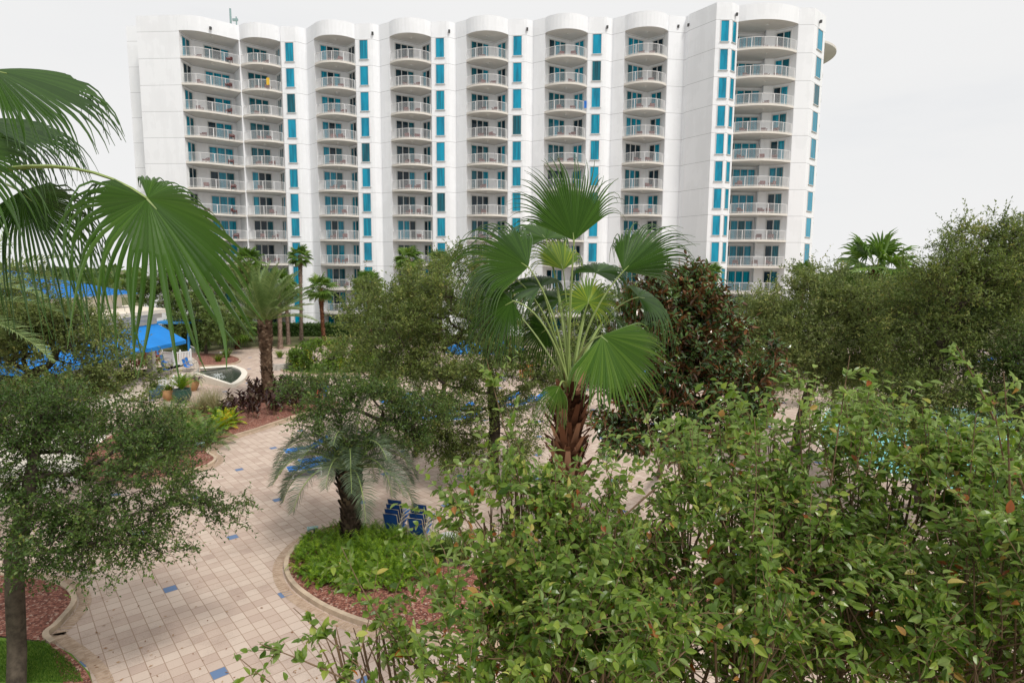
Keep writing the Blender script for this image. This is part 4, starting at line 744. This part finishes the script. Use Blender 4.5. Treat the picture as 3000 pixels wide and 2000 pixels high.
m=MB(); g=np.random.default_rng(401); n=260; c=np.array([G(x,y) for x,y in zip(g.uniform(250,1500,n),1250+750*g.random(n)**.8)]); q=g.uniform(0,2*pi,n)
leaves(m,c+[0,0,.012],np.c_[np.cos(q),np.sin(q),.05+0*q],np.c_[g.normal(size=n)*.25,g.normal(size=n)*.25,1+0*q],g.uniform(.05,.11,n),g.uniform(.02,.045,n),g.random(n)); m.build('fallen_leaves',['dead'],None,kind='stuff',label='small brown leaves scattered over the paving',cat='leaves')
# ================================================================ PAVILION AND TERRACE
def cw(px,py,z): return G(px,py,z)
pav=empty('pavilion','cream poolside pavilion with bright blue metal roof and blue awnings behind the left oaks','building',(-34,50,0)); off=Vector((34,-50,0))
def PV(m,name,mats,**k): o=m.build(name,mats,pav,**k); o.location=off; return o
A1=G(489,905,5.35)[:2]; A0=G(150,945,5.35)[:2]; dA=unit(A1-A0); nA=np.array([-dA[1],dA[0]])     # front edge of the flat roof
q=lambda u,v:tuple(A1+dA*u+nA*v)
m=MB(); m.prism([q(-26,0),q(0,0),q(1,1.4),q(4,5.2),q(-26,5.2)],5.1,5.38,0,top=1); m.prism([q(-26,.25),q(-.25,.25),q(.7,1.4),q(3.7,5.0),q(-26,5.0)],4.75,5.1,0); m.prism([q(-26,.5),q(-.5,.5),q(.5,1.5),q(3.4,4.8),q(-26,4.8)],4.35,4.75,0); PV(m,'flat_roof',['cream','roofc'])
m=MB(); m.prism([q(-26,2.2),q(-3,2.2),q(-3,6),q(-26,6)],0,4.36,0); PV(m,'wall',['cream'])
for u in(-.9,-5.6,-10.4,-15.2):
    m=MB(); p=q(u,.85); m.box((p[0],p[1],2.2),(.42,.42,4.3),math.atan2(dA[1],dA[0])); m.box((p[0],p[1],.9),(.5,.5,.2),math.atan2(dA[1],dA[0])); PV(m,'pillar',['cream'])
for u0,u1 in((-5.2,-.6),(-10.,-5.9),(-14.8,-10.7)):
    m=MB(); a=q(u0,.45);b=q(u1,.45);c=q(u1+.1,-1.5);d=q(u0-.1,-1.5)
    V=[[*a,4.35],[*b,4.35],[*c,3.15],[*d,3.15],[*c,2.9],[*d,2.9],[*b,3.15],[*a,3.15]]; m.add(V,[[3,2,1,0],[5,4,2,3],[2,4,6,1],[0,7,5,3]],0); m.add(np.array(V)-[0,0,.03],[[0,1,2,3]],0); PV(m,'awning',['awn'])
q0=q; q=lambda uu,vv:q0(uu+7.4,vv-.7)
m=MB(); m.prism([q(-30,4.5),q(-6.4,4.5),q(-6.4,14),q(-30,14)],5.2,6.15,0); m.prism([q(-30,4.1),q(-6.,4.1),q(-6.,14.4),q(-30,14.4)],6.15,6.4,0); PV(m,'upper_wall',['cream'])
m=MB(); e=[q(-31,3.7),q(-5.6,3.7),q(-5.6,14.8),q(-31,14.8)]; r=[q(-26,9.2),q(-12.5,9.2)]; V=[[*p,6.4] for p in e]+[[*p,8.35] for p in r]; m.add(V,[[0,1,5,4],[2,3,4,5]],0); m.add(V,[[1,2,5],[3,0,4]],0)
for i in range(64):                                   # standing seams
    u=-30.8+i*.4; f=np.clip(min((u+31)/5.,(-5.6-u)/6.9),0,1); p0=np.array([*q(u,3.7),6.42]); p1=np.array([*q(u,3.7+5.5*f),6.42+1.95*f]); m.tube([p0,p1],.035,4,1)
for i in range(27):
    v=3.9+i*.4; f=np.clip(min((v-3.7)/5.5,(14.8-v)/5.6),0,1); m.tube([np.array([*q(-5.6,v),6.42]),np.array([*q(-5.6-6.9*f,v),6.42+1.95*f])],.035,4,1)
M_['seam']=plain('roof_seam',(.01,.12,.36),.4); PV(m,'metal_roof',['blue_p','seam'])
q=q0
m=MB()
for u in(-4.9,-8,-12.4,-17): m=MB(); p=q(u,2.17); m.box((p[0],p[1],2.2),(1.9,.06,2.5),math.atan2(dA[1],dA[0]),0); PV(m,'window',['dk'])
# raised terrace with a curved edge
TZ=.75; t_px=[(60,1215),(300,1165),(400,1150),(455,1128),(500,1108),(545,1100),(575,1085),(583,1070),(575,1055),(560,1045)]
tp=[G(a,b,TZ)[:2] for a,b in t_px]; edge=arcpts(tp,5); m=MB(); m.prism(edge+[np.array(q(0,1)),np.array(q(-26,2.4)),G(-400,1190,TZ)[:2],G(-400,1260,TZ)[:2]],0,TZ,0,top=1)
ter=empty('terrace','raised curved terrace with pale stone floor beside the fountain','terrace',(-28,42,0)); o=m.build('platform',['cream','tan'],ter); o.location=(28,-42,0)
# fountain
ft=empty('fountain_basin','wedge shaped white fountain basin with dark water and a small jet','fountain',(-21,43,0)); fo=Vector((21,-43,0))
wz=.12; W=[G(420+a/5.226,980+b/5.226,wz)[:2] for a,b in[(838,700),(1370,778),(1470,720),(1530,655),(1548,600),(1500,545),(1380,500),(870,552)]]
Wc=np.mean(W,0); m=MB(); m.sheet(W,wz); o=m.build('water',['pond'],ft); o.location=fo
rim=arcpts(W[1:7],6); m=MB(); kerb(m,rim,.42,.24)
a=np.array(W[0]);b=np.array(W[1]); nn=unit([-(b-a)[1],(b-a)[0]]); nn=nn if nn[1]<0 else -nn; V=[]
for p,h in((a,.72),(b,.24)):
    for s,z in((0,0),(0,h),(.25,h),(.25,0)): V.append([*(p+nn*s),z])
m.add(V,[[0,4,5,1],[1,5,6,2],[2,6,7,3],[0,1,2,3],[7,6,5,4]],0); a=np.array(W[6]);b=np.array(W[7]); m.tube([[*a,.2],[*b,.3]],.12,4,0); m.lathe([(.24,0),(.24,.245),(0,.246)],(*W[1],0),14); m.lathe([(.24,0),(.24,.245),(0,.246)],(*W[6],0),14); o=m.build('basin_wall',['cream'],ft); o.location=fo
m=MB(); c=np.array([*G(638,1119,wz)[:2],wz]); gg=np.random.default_rng(160); m.tube([c,c+[0,0,.45],c+[.02,0,.75]],[.03,.02,.008],6,0)
for i in range(60):
    az=gg.uniform(0,2*pi); r=gg.uniform(.2,.75); p2=c+[cos(az)*r,sin(az)*r,0]; pm=(c+p2)/2+[0,0,1.1]; P3=bez(c+[0,0,.2],pm,p2,8)
    for k in range(2,8,2): m.tube(P3[k-1:k+1],.006,3,0,cap=False)
o=m.build('water_jet',['spray'],ft); o.location=fo
# glass guard on the terrace edge
gl=[e for e in edge if -28.2<e[0]<-22 ][-14:]
m=MB(); n=len(gl); V=[[*p,TZ] for p in gl]+[[*p,TZ+.95] for p in gl]; m.add(V,[[i,i+1,n+i+1,n+i] for i in range(n-1)],0); r=empty('glass_guard','curved clear glass guard along the terrace edge above the fountain','railing',(gl[0][0],gl[0][1],TZ)); o=m.build('glass_panel',['gls'],r); o.location=-r.location
m=MB(); m.tube([[*p,TZ+.96] for p in gl],.02,6); o=m.build('handrail',['rail'],r); o.location=-r.location
# white picket fences
def fence(label,pts,h,z,seed=0):
    pts=[np.asarray(p,float) for p in pts]; r=empty('picket_fence',label,'fence',(*pts[0][:2],z)); m=MB()
    for a,b in zip(pts[:-1],pts[1:]):
        L=np.linalg.norm(b-a); t=(b-a)/L; rz=math.atan2(t[1],t[0])
        for x in np.arange(.06,L,.12): p=a+t*x; m.box((p[0],p[1],z+h/2),(.07,.03,h-.1),rz)
        c=(a+b)/2; m.box((c[0],c[1],z+h-.03),(L,.06,.07),rz); m.box((c[0],c[1],z+.12),(L,.06,.07),rz)
    o=m.build('picket_panel',['rail'],r); o.location=-r.location
    for p in pts: m=MB(); m.box((p[0],p[1],z+h/2+.06),(.11,.11,h+.12)); m.lathe([(.08,h+.12),(.0,h+.2)],(p[0],p[1],z),4); o=m.build('post',['rail'],r); o.location=-r.location
fence('white picket fence at the back of the terrace beside the pillar',[G(x,y,TZ)[:2] for x,y in[(476,1068),(510,1072),(530,1070),(560,1066)]],1.05,TZ)
fence('white picket fence stepping down toward the ceramic planters',[G(x,y,0)[:2] for x,y in[(470,1160),(488,1158),(512,1154),(536,1150)]],1.1,0)
# patio chairs
def chair(label,loc,rz,group,sling='slingb',proto={}):
    k=sling
    if k not in proto:
        f=[]
        for s in(-1,1):
            m=MB(); x=s*.28; m.tube([(x,.27,.02),(x,-.27,.02),(x,-.29,.08),(x,-.27,.6),(x,-.2,.65),(x,.22,.66),(x,.27,.62),(x,.27,.02)],.02,6); f.append(m.mesh('side_frame',['alu']))
        m=MB(); m.tube([(-.25,.25,.64),(.25,.25,.64)],.013,6); m.tube([(-.25,-.22,.4),(.25,-.22,.4)],.012,6); m.tube([(-.23,.22,.4),(-.23,.36,.95),(.23,.36,.95),(.23,.22,.4)],.014,6)
        bk=m.mesh('back_frame',['alu']); V=[];n=8
        m=MB()
        for i in range(n+1): t=i/n; V+=[[-.22,.21+.15*t,.4+.53*t-.0],[.22,.21+.15*t,.4+.53*t]]
        m.add(V,[[2*i,2*i+1,2*i+3,2*i+2] for i in range(n)],0); m.add(np.array(V)+[0,.012,0],[[2*i+2,2*i+3,2*i+1,2*i] for i in range(n)],0); sb=m.mesh('backrest',[sling])
        m=MB(); V=[]
        for i in range(n+1): t=i/n; V+=[[-.22,-.26+.48*t,.42-.05*sin(pi*t)],[.22,-.26+.48*t,.42-.05*sin(pi*t)]]
        m.add(V,[[2*i,2*i+1,2*i+3,2*i+2] for i in range(n)],0); m.add(np.array(V)-[0,0,.012],[[2*i+2,2*i+3,2*i+1,2*i] for i in range(n)],0); st=m.mesh('seat',['slingb'])
        proto[k]=(f,bk,sb,st)
    f,bk,sb,st=proto[k]; r=empty('patio_chair',label,'chair',loc,rz,group)
    for q_ in f: link('side_frame',q_,r)
    link('back_frame',bk,r); link('backrest',sb,r); link('seat',st,r); return r
# two nested stacks by the ferny bed: chairs face away from the viewer (local -y is the front)
fd=unit(G(1153,1553)-G(1125,1577)); rz=math.atan2(fd[1],fd[0])+pi/2
on=['lowest','second lowest','third lowest','topmost']
s1=(G(1120,1576)+G(1176,1602))/2; s2=(G(1186,1592)+G(1246,1616))/2+[.05,0,0]
for nm,s0,kk in(('left',s1,4),('right',s2,4)):
    for i in range(kk):
        p=s0+fd*(.27+.10*i)+[0,0,.115*i]; chair(f'{on[i]} blue sling chair of the {nm} stack beside the green ground cover',tuple(p),rz,'stacked blue chairs by the mulch island','sling')
for i,(px,py,a,l) in enumerate([(492,1098,100,'bright blue sling chair nearest the front on the terrace'),(553,1089,95,'bright blue chair by the glass guard, front one of the pair'),(561,1083,95,'bright blue chair by the glass guard, rear one of the pair'),(488,1075,95,'bright blue chair against the white fence and pillar'),(352,1092,60,'bright blue chair glimpsed behind the olive oak')]):
    p=G(px,py,TZ); chair(l,tuple(p),R(a),'bright blue terrace chairs')
# small table
p=G(1312,1612); r=empty('side_table','small round white table on bent metal legs beside the chair stacks','table',tuple(p)); m=MB(); m.lathe([(0,.45),(.25,.45),(.26,.465),(.25,.48),(0,.485)],(0,0,0),28); link('tabletop',m.mesh('tabletop',['rail'],True),r)
for i in range(4): a=i*pi/2+.4; m=MB(); m.tube([(.05*cos(a),.05*sin(a),.44),(.2*cos(a),.2*sin(a),.22),(.24*cos(a),.24*sin(a),0)],.011,6); link('leg',m.mesh('leg',['alu']),r)
# loungers
def lounger_meshes():
    m=MB()
    for s in(-1,1): m.tube([(s*.33,-.95,.33),(s*.33,.25,.33)],.02,6); m.tube([(s*.33,.25,.33),(s*.33,.95,.72)],.018,6)
    for y in(-.95,.25): m.tube([(-.33,y,.33),(.33,y,.33)],.018,6)
    fr=m.mesh('frame',['rail']); L=[]
    for x in(-.3,.3):
        for y in(-.8,.3): m=MB(); m.tube([(x,y,.32),(x,y,0)],.018,6); L.append(m.mesh('leg',['rail']))
    m=MB(); m.box((0,-.36,.345),(.6,1.16,.05)); m.add([[-.3,.24,.35],[.3,.24,.35],[.3,.95,.75],[-.3,.95,.75],[-.3,.22,.4],[.3,.22,.4],[.3,.93,.8],[-.3,.93,.8]],[[3,2,1,0],[4,5,6,7],[0,1,5,4],[1,2,6,5],[2,3,7,6],[3,0,4,7]],0); return fr,L,m.mesh('cushion',['slingb'])
LF,LL,LC=lounger_meshes()
def lounger(label,loc,rz,group='blue sun loungers on the pool deck'):
    r=empty('sun_lounger',label,'sun lounger',loc,rz,group); link('frame',LF,r); link('cushion',LC,r)
    for l in LL: link('leg',l,r)
for (px,py,a,l) in [(915,1388,-60,'blue sun lounger nearest the viewer, left of the stocky palm trunk'),(945,1366,-60,'blue sun lounger directly behind the nearest one'),(900,1335,-60,'blue sun lounger third from the viewer behind the stocky palm crown'),
 (1160,1190,-65,'leftmost blue lounger of the far row under the centre oak'),(1195,1205,-65,'second blue lounger of the far row under the centre oak'),(1235,1222,-65,'third blue lounger of the far row under the centre oak'),(1285,1240,-65,'fourth blue lounger of the far row left of the oak trunk'),(1340,1222,-65,'fifth blue lounger of the far row left of the oak trunk'),(1365,1240,-65,'sixth blue lounger of the far row close to the oak trunk'),
 (1480,1188,-65,'blue lounger just right of the centre oak trunk'),(1520,1200,-65,'blue lounger between the centre oak trunk and the fan palm trunk'),(1560,1188,-65,'blue lounger just left of the fan palm trunk'),(1890,1100,-80,'blue lounger seen through the magnolia stems, left one'),(1960,1105,-80,'blue lounger seen through the magnolia stems, right one'),
 (2880,1070,-100,'blue lounger across the pool at the far right, left one'),(2950,1058,-100,'blue lounger across the pool at the far right, middle one'),(2990,1075,-100,'blue lounger across the pool at the far right edge')]:
    lounger(l,tuple(G(px,py)),R(a))
for (px,py,l) in[(1365,1100,'bright blue parasol behind the centre oak, left one'),(1475,1100,'bright blue parasol behind the centre oak, right one')]:
    b=P(px,1000,46); b[2]=0; r=empty('parasol',l,'parasol',tuple(b),0,'blue parasols behind the centre oak'); m=MB(); m.tube([(0,0,0),(0,0,2.9)],.03,8); link('pole',m.mesh('pole',['rail']),r); m=MB(); n=10; a=np.arange(n)*2*pi/n; V=[[0,0,2.95]]+[[1.75*cos(x),1.75*sin(x),2.25] for x in a]+[[1.75*cos(x),1.75*sin(x),2.05] for x in a]; m.add(V,[[0,1+i,1+(i+1)%n] for i in range(n)],0); m.add(V,[[1+i,1+n+i,1+n+(i+1)%n,1+(i+1)%n] for i in range(n)],0); link('canopy',m.mesh('canopy',['awn']),r); m=MB(); m.lathe([(0,0),(.3,0),(.3,.08),(.05,.12)],(0,0,0),16); link('base',m.mesh('base',['frame']),r)
# orange slatted screens
for px,py,l in((1542,1108,'orange slatted wooden screen behind the centre oak'),(2915,1190,'orange slatted wooden screen across the pool')):
    p=G(px,py); r=empty('slatted_screen',l,'screen',tuple(p)); m=MB()
    for i in range(7): m.box((-.45+.15*i,0,.6),(.11,.03,1.1))
    link('slats',m.mesh('slats',['wood']),r)
    for x in(-.52,.52): m=MB(); m.box((x,0,.6),(.07,.07,1.2)); link('post',m.mesh('post',['wood']),r)
# planters
def pot(label,px,py,rad,h,mt,prof='round'):
    p=G(px,py); r=empty('planter_pot',label,'planter',tuple(p),0,'glazed planter pots by the terrace steps'); m=MB(); m.lathe([(0,0),(rad*.6,0),(rad*.95,h*.45),(rad,h*.75),(rad*.88,h*.93),(rad*.95,h),(rad*.82,h),(rad*.8,h*.9),(0,h*.88)],(0,0,0),24); link('pot',m.mesh('pot',[mt],True),r); return p,h
p,h=pot('tan glazed pot with a sago palm next to the white fountain wall',562,1144,.5,.85,'terra'); rosette('sago_palm','sago palm with arching yellow green fronds in the tan pot','plant',p+[0,0,h*.85],14,1.1,.2,.02,'date',R(60),R(10),.14,170,24); 
gg=np.random.default_rng(171); m=MB(); n=60; leaves(m,np.c_[gg.normal(size=n)*.12+.25,gg.normal(size=n)*.15,gg.normal(size=n)*.05],rdir(n,gg),rdir(n,gg)+[0,0,1],.2,.1,gg.random(n)); link('trailing_plant',m.mesh('trailing_plant',['purp']),None,tuple(p+[0.1,0,h*.92]),0,label='purple trailing plant at the rim of the tan pot',cat='plant')
p,h=pot('dark green glazed pot nearest the viewer below the fountain wall',535,1178,.55,.85,'grn'); rosette('feathery_plant','light green feathery plant in the dark green pot','plant',p+[0,0,h*.85],18,1.0,.3,.03,'fern',R(85),R(40),.05,172,20)
p,h=pot('brown glazed pot between the green pot and the blue grey pot',497,1172,.45,.7,'terra'); tuftplant('potted_plant','yellow green leafy plant in the brown pot','plant',p+[0,0,h*.85],80,.6,.04,'lime',173,.8,.5)
p,h=pot('wide blue grey glazed pot at the left of the planter group',452,1166,.62,.75,'bglz'); tuftplant('potted_plant','dark leafy plant in the blue grey pot','plant',p+[0,0,h*.85],70,.5,.05,'tree',174,.9,.5)
# red bushes on the terrace behind the pillar
for i,(px,py) in enumerate([(440,1075),(410,1080)]):
    p=G(px,py,TZ); m=MB(); n=500; gg=np.random.default_rng(180+i); v=rdir(n,gg)*gg.uniform(.3,1,(n,1))**.5; leaves(m,v*[.8,.5,.6]+[0,0,.7],rdir(n,gg),rdir(n,gg)+[0,0,.6],.2,.09,gg.random(n)); m.tube([(0,0,0),(0,0,.7)],.03,5,1); link('red_shrub',m.mesh('red_shrub',['redl','stem']),None,tuple(p),0,label=['red leaved shrub beside the cream pillar','red leaved shrub further left under the awning'][i],cat='shrub')
# lower left court seen through the oaks: low wall, dark channel, pale paving
def quadpx(pts,z): return [G(a,b,z)[:2] for a,b in pts]
m=MB(); m.prism(quadpx([(-150,1225),(330,1172),(330,1150),(-150,1190)],.55),0,.55,0,top=1); r=empty('low_wall','low cream wall with white coping below the terrace at the left','wall',(-28,34,0)); o=m.build('wall',['cream','rail'],r); o.location=(28,-34,0)
m=MB(); m.sheet(quadpx([(-150,1290),(300,1228),(270,1215),(-150,1262)],0.),.006); struct('drain_channel',m,['black'])
# tile-free pale court
m=MB(); m.sheet(quadpx([(-200,1480),(120,1450),(330,1360),(300,1232),(-200,1300)],0.),.004); struct('pale_court',m,['cream'])
# stone planter wall by the date palm
m=MB(); a=G(800,1085);b=G(862,1078); kerb(m,arcpts([a[:2],(a[:2]+b[:2])/2+[.1,-.4],b[:2]+[0.3,.2],b[:2]+[.4,2.0]]),.35,.5); r=empty('stone_planter_wall','low grey stone planter wall right of the date palm','wall',tuple(a)); o=m.build('stonework',['stone'],r); o.location=-Vector(a)
# spotlights
for px,py,l,mt in((922,1592,'grey spotlight on a stake at the left rim of the ferny island','teal'),(592,1330,'white topped spotlight in the left mulch bed','teal'),(652,1048,'small white spotlight at the far mulch bed','rail')):
    p=G(px,py); r=empty('garden_spotlight',l,'spotlight',tuple(p+[0,0,.05]),.3,'garden spotlights in the mulch beds'); m=MB(); m.tube([(0,0,0),(0,0,.4)],.022,8); m.box((.06,0,.3),(.1,.08,.1)); link('stake',m.mesh('stake',['black']),r); m=MB(); m.tube([(-.2,0,.44),(-.16,0,.445),(-.14,0,.45),(.05,0,.47),(.12,0,.475)],[.075,.08,.06,.05,.035],12); link('lamp_head',m.mesh('lamp_head',[mt]),r)
# blue garden shelter
p=G(566,1008); p=np.array([p[0],min(p[1],60),0]); 
r=empty('blue_shelter','small shelter with blue roof edge and dark blue posts behind the awning','shelter',tuple(P(545,1000,58)*[1,1,0])); m=MB(); m.prism([(-2.4,-1.2),(1.,-1.2),(1.,1.5),(-2.4,1.5)],3.05,3.25); link('roof',m.mesh('roof',['blue_p']),r)
for x in(-2.2,.8): m=MB(); m.box((x,-1.,1.52),(.16,.16,3.05)); link('post',m.mesh('post',['blue_p']),r)
# person
def person(label,loc,rz):
    me=bpy.data.meshes.new('body'); J={'pel':(0,0,.92),'ch':(0,.02,1.28),'nk':(0,.02,1.42),'hd':(0,0,1.55),'hd2':(0,0,1.64)}; V=list(J.values()); Rd=[.15,.16,.055,.095,.085]; E=[(0,1),(1,2),(2,3),(3,4)]
    def ch(par,pts,rs):
        k=par
        for p,r_ in zip(pts,rs): V.append(p); Rd.append(r_); E.append((k,len(V)-1)); k=len(V)-1
        return k
    for s in(-1,1):
        ch(0,[(s*.1,0,.86),(s*.11,-.04,.48),(s*.11,.02,.09),(s*.11,-.12,.04)],[.095,.06,.04,.035])
        e=ch(1,[(s*.2,.02,1.34),(s*.27,-.02,1.08),(s*.18,-.26,1.0),(s*.14,-.33,1.0)],[.055,.042,.032,.03])
        for f in range(4): ch(e,[(s*(.12+.016*f),-.38,1.0+.004*f),(s*(.1+.016*f),-.41,.98)],[.009,.007])
        ch(e,[(s*.1,-.35,1.03)],[.009])
    me.from_pydata(V,E,[]); o=bpy.data.objects.new('body',me); COL.objects.link(o); sk=o.modifiers.new('s','SKIN'); 
    for i,d in enumerate(me.skin_vertices[0].data if me.skin_vertices else []): d.radius=(Rd[i],Rd[i])
    return o,V,Rd,E
r=empty('person','person in a bright blue shirt holding a pink and orange towel behind the dark cannas','person',tuple(G(950,1188)),R(200))
m=MB()
def limb(pts,rs,k=10,mat=0): m.tube(pts,rs,k,mat)
# continuous torso/legs surface by lathing rings around the spine, limbs blended into it
limb([(0,0,.84),(0,0,.95),(0,.01,1.1),(0,.02,1.28),(0,.02,1.38),(0,.01,1.43),(0,0,1.48),(0,-.01,1.53),(0,-.01,1.6),(0,0,1.67),(0,0,1.71)],[.13,.15,.125,.16,.12,.055,.055,.09,.1,.085,.02],14)
for s in(-1,1):
    limb([(s*.06,0,.95),(s*.1,0,.8),(s*.11,-.03,.48),(s*.11,.02,.12),(s*.11,0,.03),(s*.11,-.16,.02)],[.1,.09,.058,.038,.04,.03])
    limb([(s*.12,.02,1.36),(s*.2,.02,1.32),(s*.26,-.02,1.08),(s*.2,-.22,1.02),(s*.15,-.32,1.02)],[.05,.055,.042,.034,.03])
    for f in range(4): limb([(s*(.17-.018*f),-.33,1.03),(s*(.16-.018*f),-.39,1.01),(s*(.15-.018*f),-.4,.98)],[.009,.008,.006],5)
    limb([(s*.11,-.32,1.04),(s*.08,-.35,1.06)],[.01,.007],5)
m.tube([(0,-.1,1.6),(0,-.125,1.585)],[.018,.012],5); link('body',m.mesh('body',['skin'],True),r)
m=MB(); limb([(0,0,.9),(0,0,.97),(0,.01,1.1),(0,.02,1.3),(0,.02,1.4),(0,.02,1.43)],[.165,.165,.145,.178,.13,.07],14)
for s in(-1,1): limb([(s*.12,.02,1.37),(s*.2,.02,1.33),(s*.245,0,1.15)],[.065,.07,.06])
link('shirt',m.mesh('shirt',['slingb'],True),r)
m=MB()
for s in(-1,1): limb([(s*.05,0,.95),(s*.1,0,.8),(s*.11,-.02,.55)],[.12,.105,.085])
link('shorts',m.mesh('shorts',['sling'],True),r)
m=MB(); limb([(0,.02,1.56),(0,.02,1.64),(0,.02,1.7),(0,.01,1.735)],[.1,.112,.095,.03],12); link('hair',m.mesh('hair',['hair'],True),r)
b=G(950,1188); m=MB()
for i in range(8): m.box((-.2+.05*i,.03*(i%2),0),(.05,.03,.55),0,i%3==1 and 1 or 0)
link('towel',m.mesh('towel',['pink','oran']),None,(b[0]-.12,b[1]-.42,.82),.2,label='pink and orange towel held by the person in blue',cat='towel')
# ================================================================ LIGHT
w=bpy.data.worlds.new('World'); sc.world=w; w.use_nodes=True; nt=w.node_tree; bg=nt.nodes['Background']
el,az=R(55),R(142)          # sun from the front right
sky=nt.nodes.new('ShaderNodeTexSky'); sky.sky_type='NISHITA'; sky.sun_disc=False; sky.sun_elevation=el; sky.sun_rotation=az
tc=nt.nodes.new('ShaderNodeTexCoord'); mp=N(nt,'ShaderNodeMapping'); mp.inputs['Scale'].default_value=(1,1,4); mp.inputs['Location'].default_value=(3.1,.7,0); nt.links.new(tc.outputs['Generated'],mp.inputs[0])
f=noise(nt,1.6,5,.55,vec=mp.outputs[0]); cover=ramp(nt,f,[(.30,(.9,.9,.9)),(.42,(.97,.97,.97)),(.6,(1,1,1))])
k=N(nt,'ShaderNodeVectorMath',operation='SCALE'); k.inputs['Scale'].default_value=.12; nt.links.new(sky.outputs[0],k.inputs[0])
mx=N(nt,'ShaderNodeMix',data_type='RGBA'); nt.links.new(cover,mx.inputs[0]); nt.links.new(k.outputs[0],mx.inputs[6]); mx.inputs[7].default_value=(.92,.92,.92,1)
nt.links.new(mx.outputs[2],bg.inputs[0]); bg.inputs[1].default_value=.955
s=bpy.data.lights.new('sun','SUN'); s.energy=2.6; s.angle=R(14); s.color=(1,.96,.9); so=bpy.data.objects.new('sun',s); COL.objects.link(so)
d=Vector((sin(az)*cos(el),cos(az)*cos(el),sin(el))); so.rotation_euler=d.to_track_quat('Z','Y').to_euler(); so.location=(10,-10,40)
sc.view_settings.view_transform='Standard'; sc.view_settings.look='None'; sc.view_settings.exposure=0; sc.view_settings.gamma=1
sc.cycles.max_bounces=6; sc.cycles.transparent_max_bounces=8
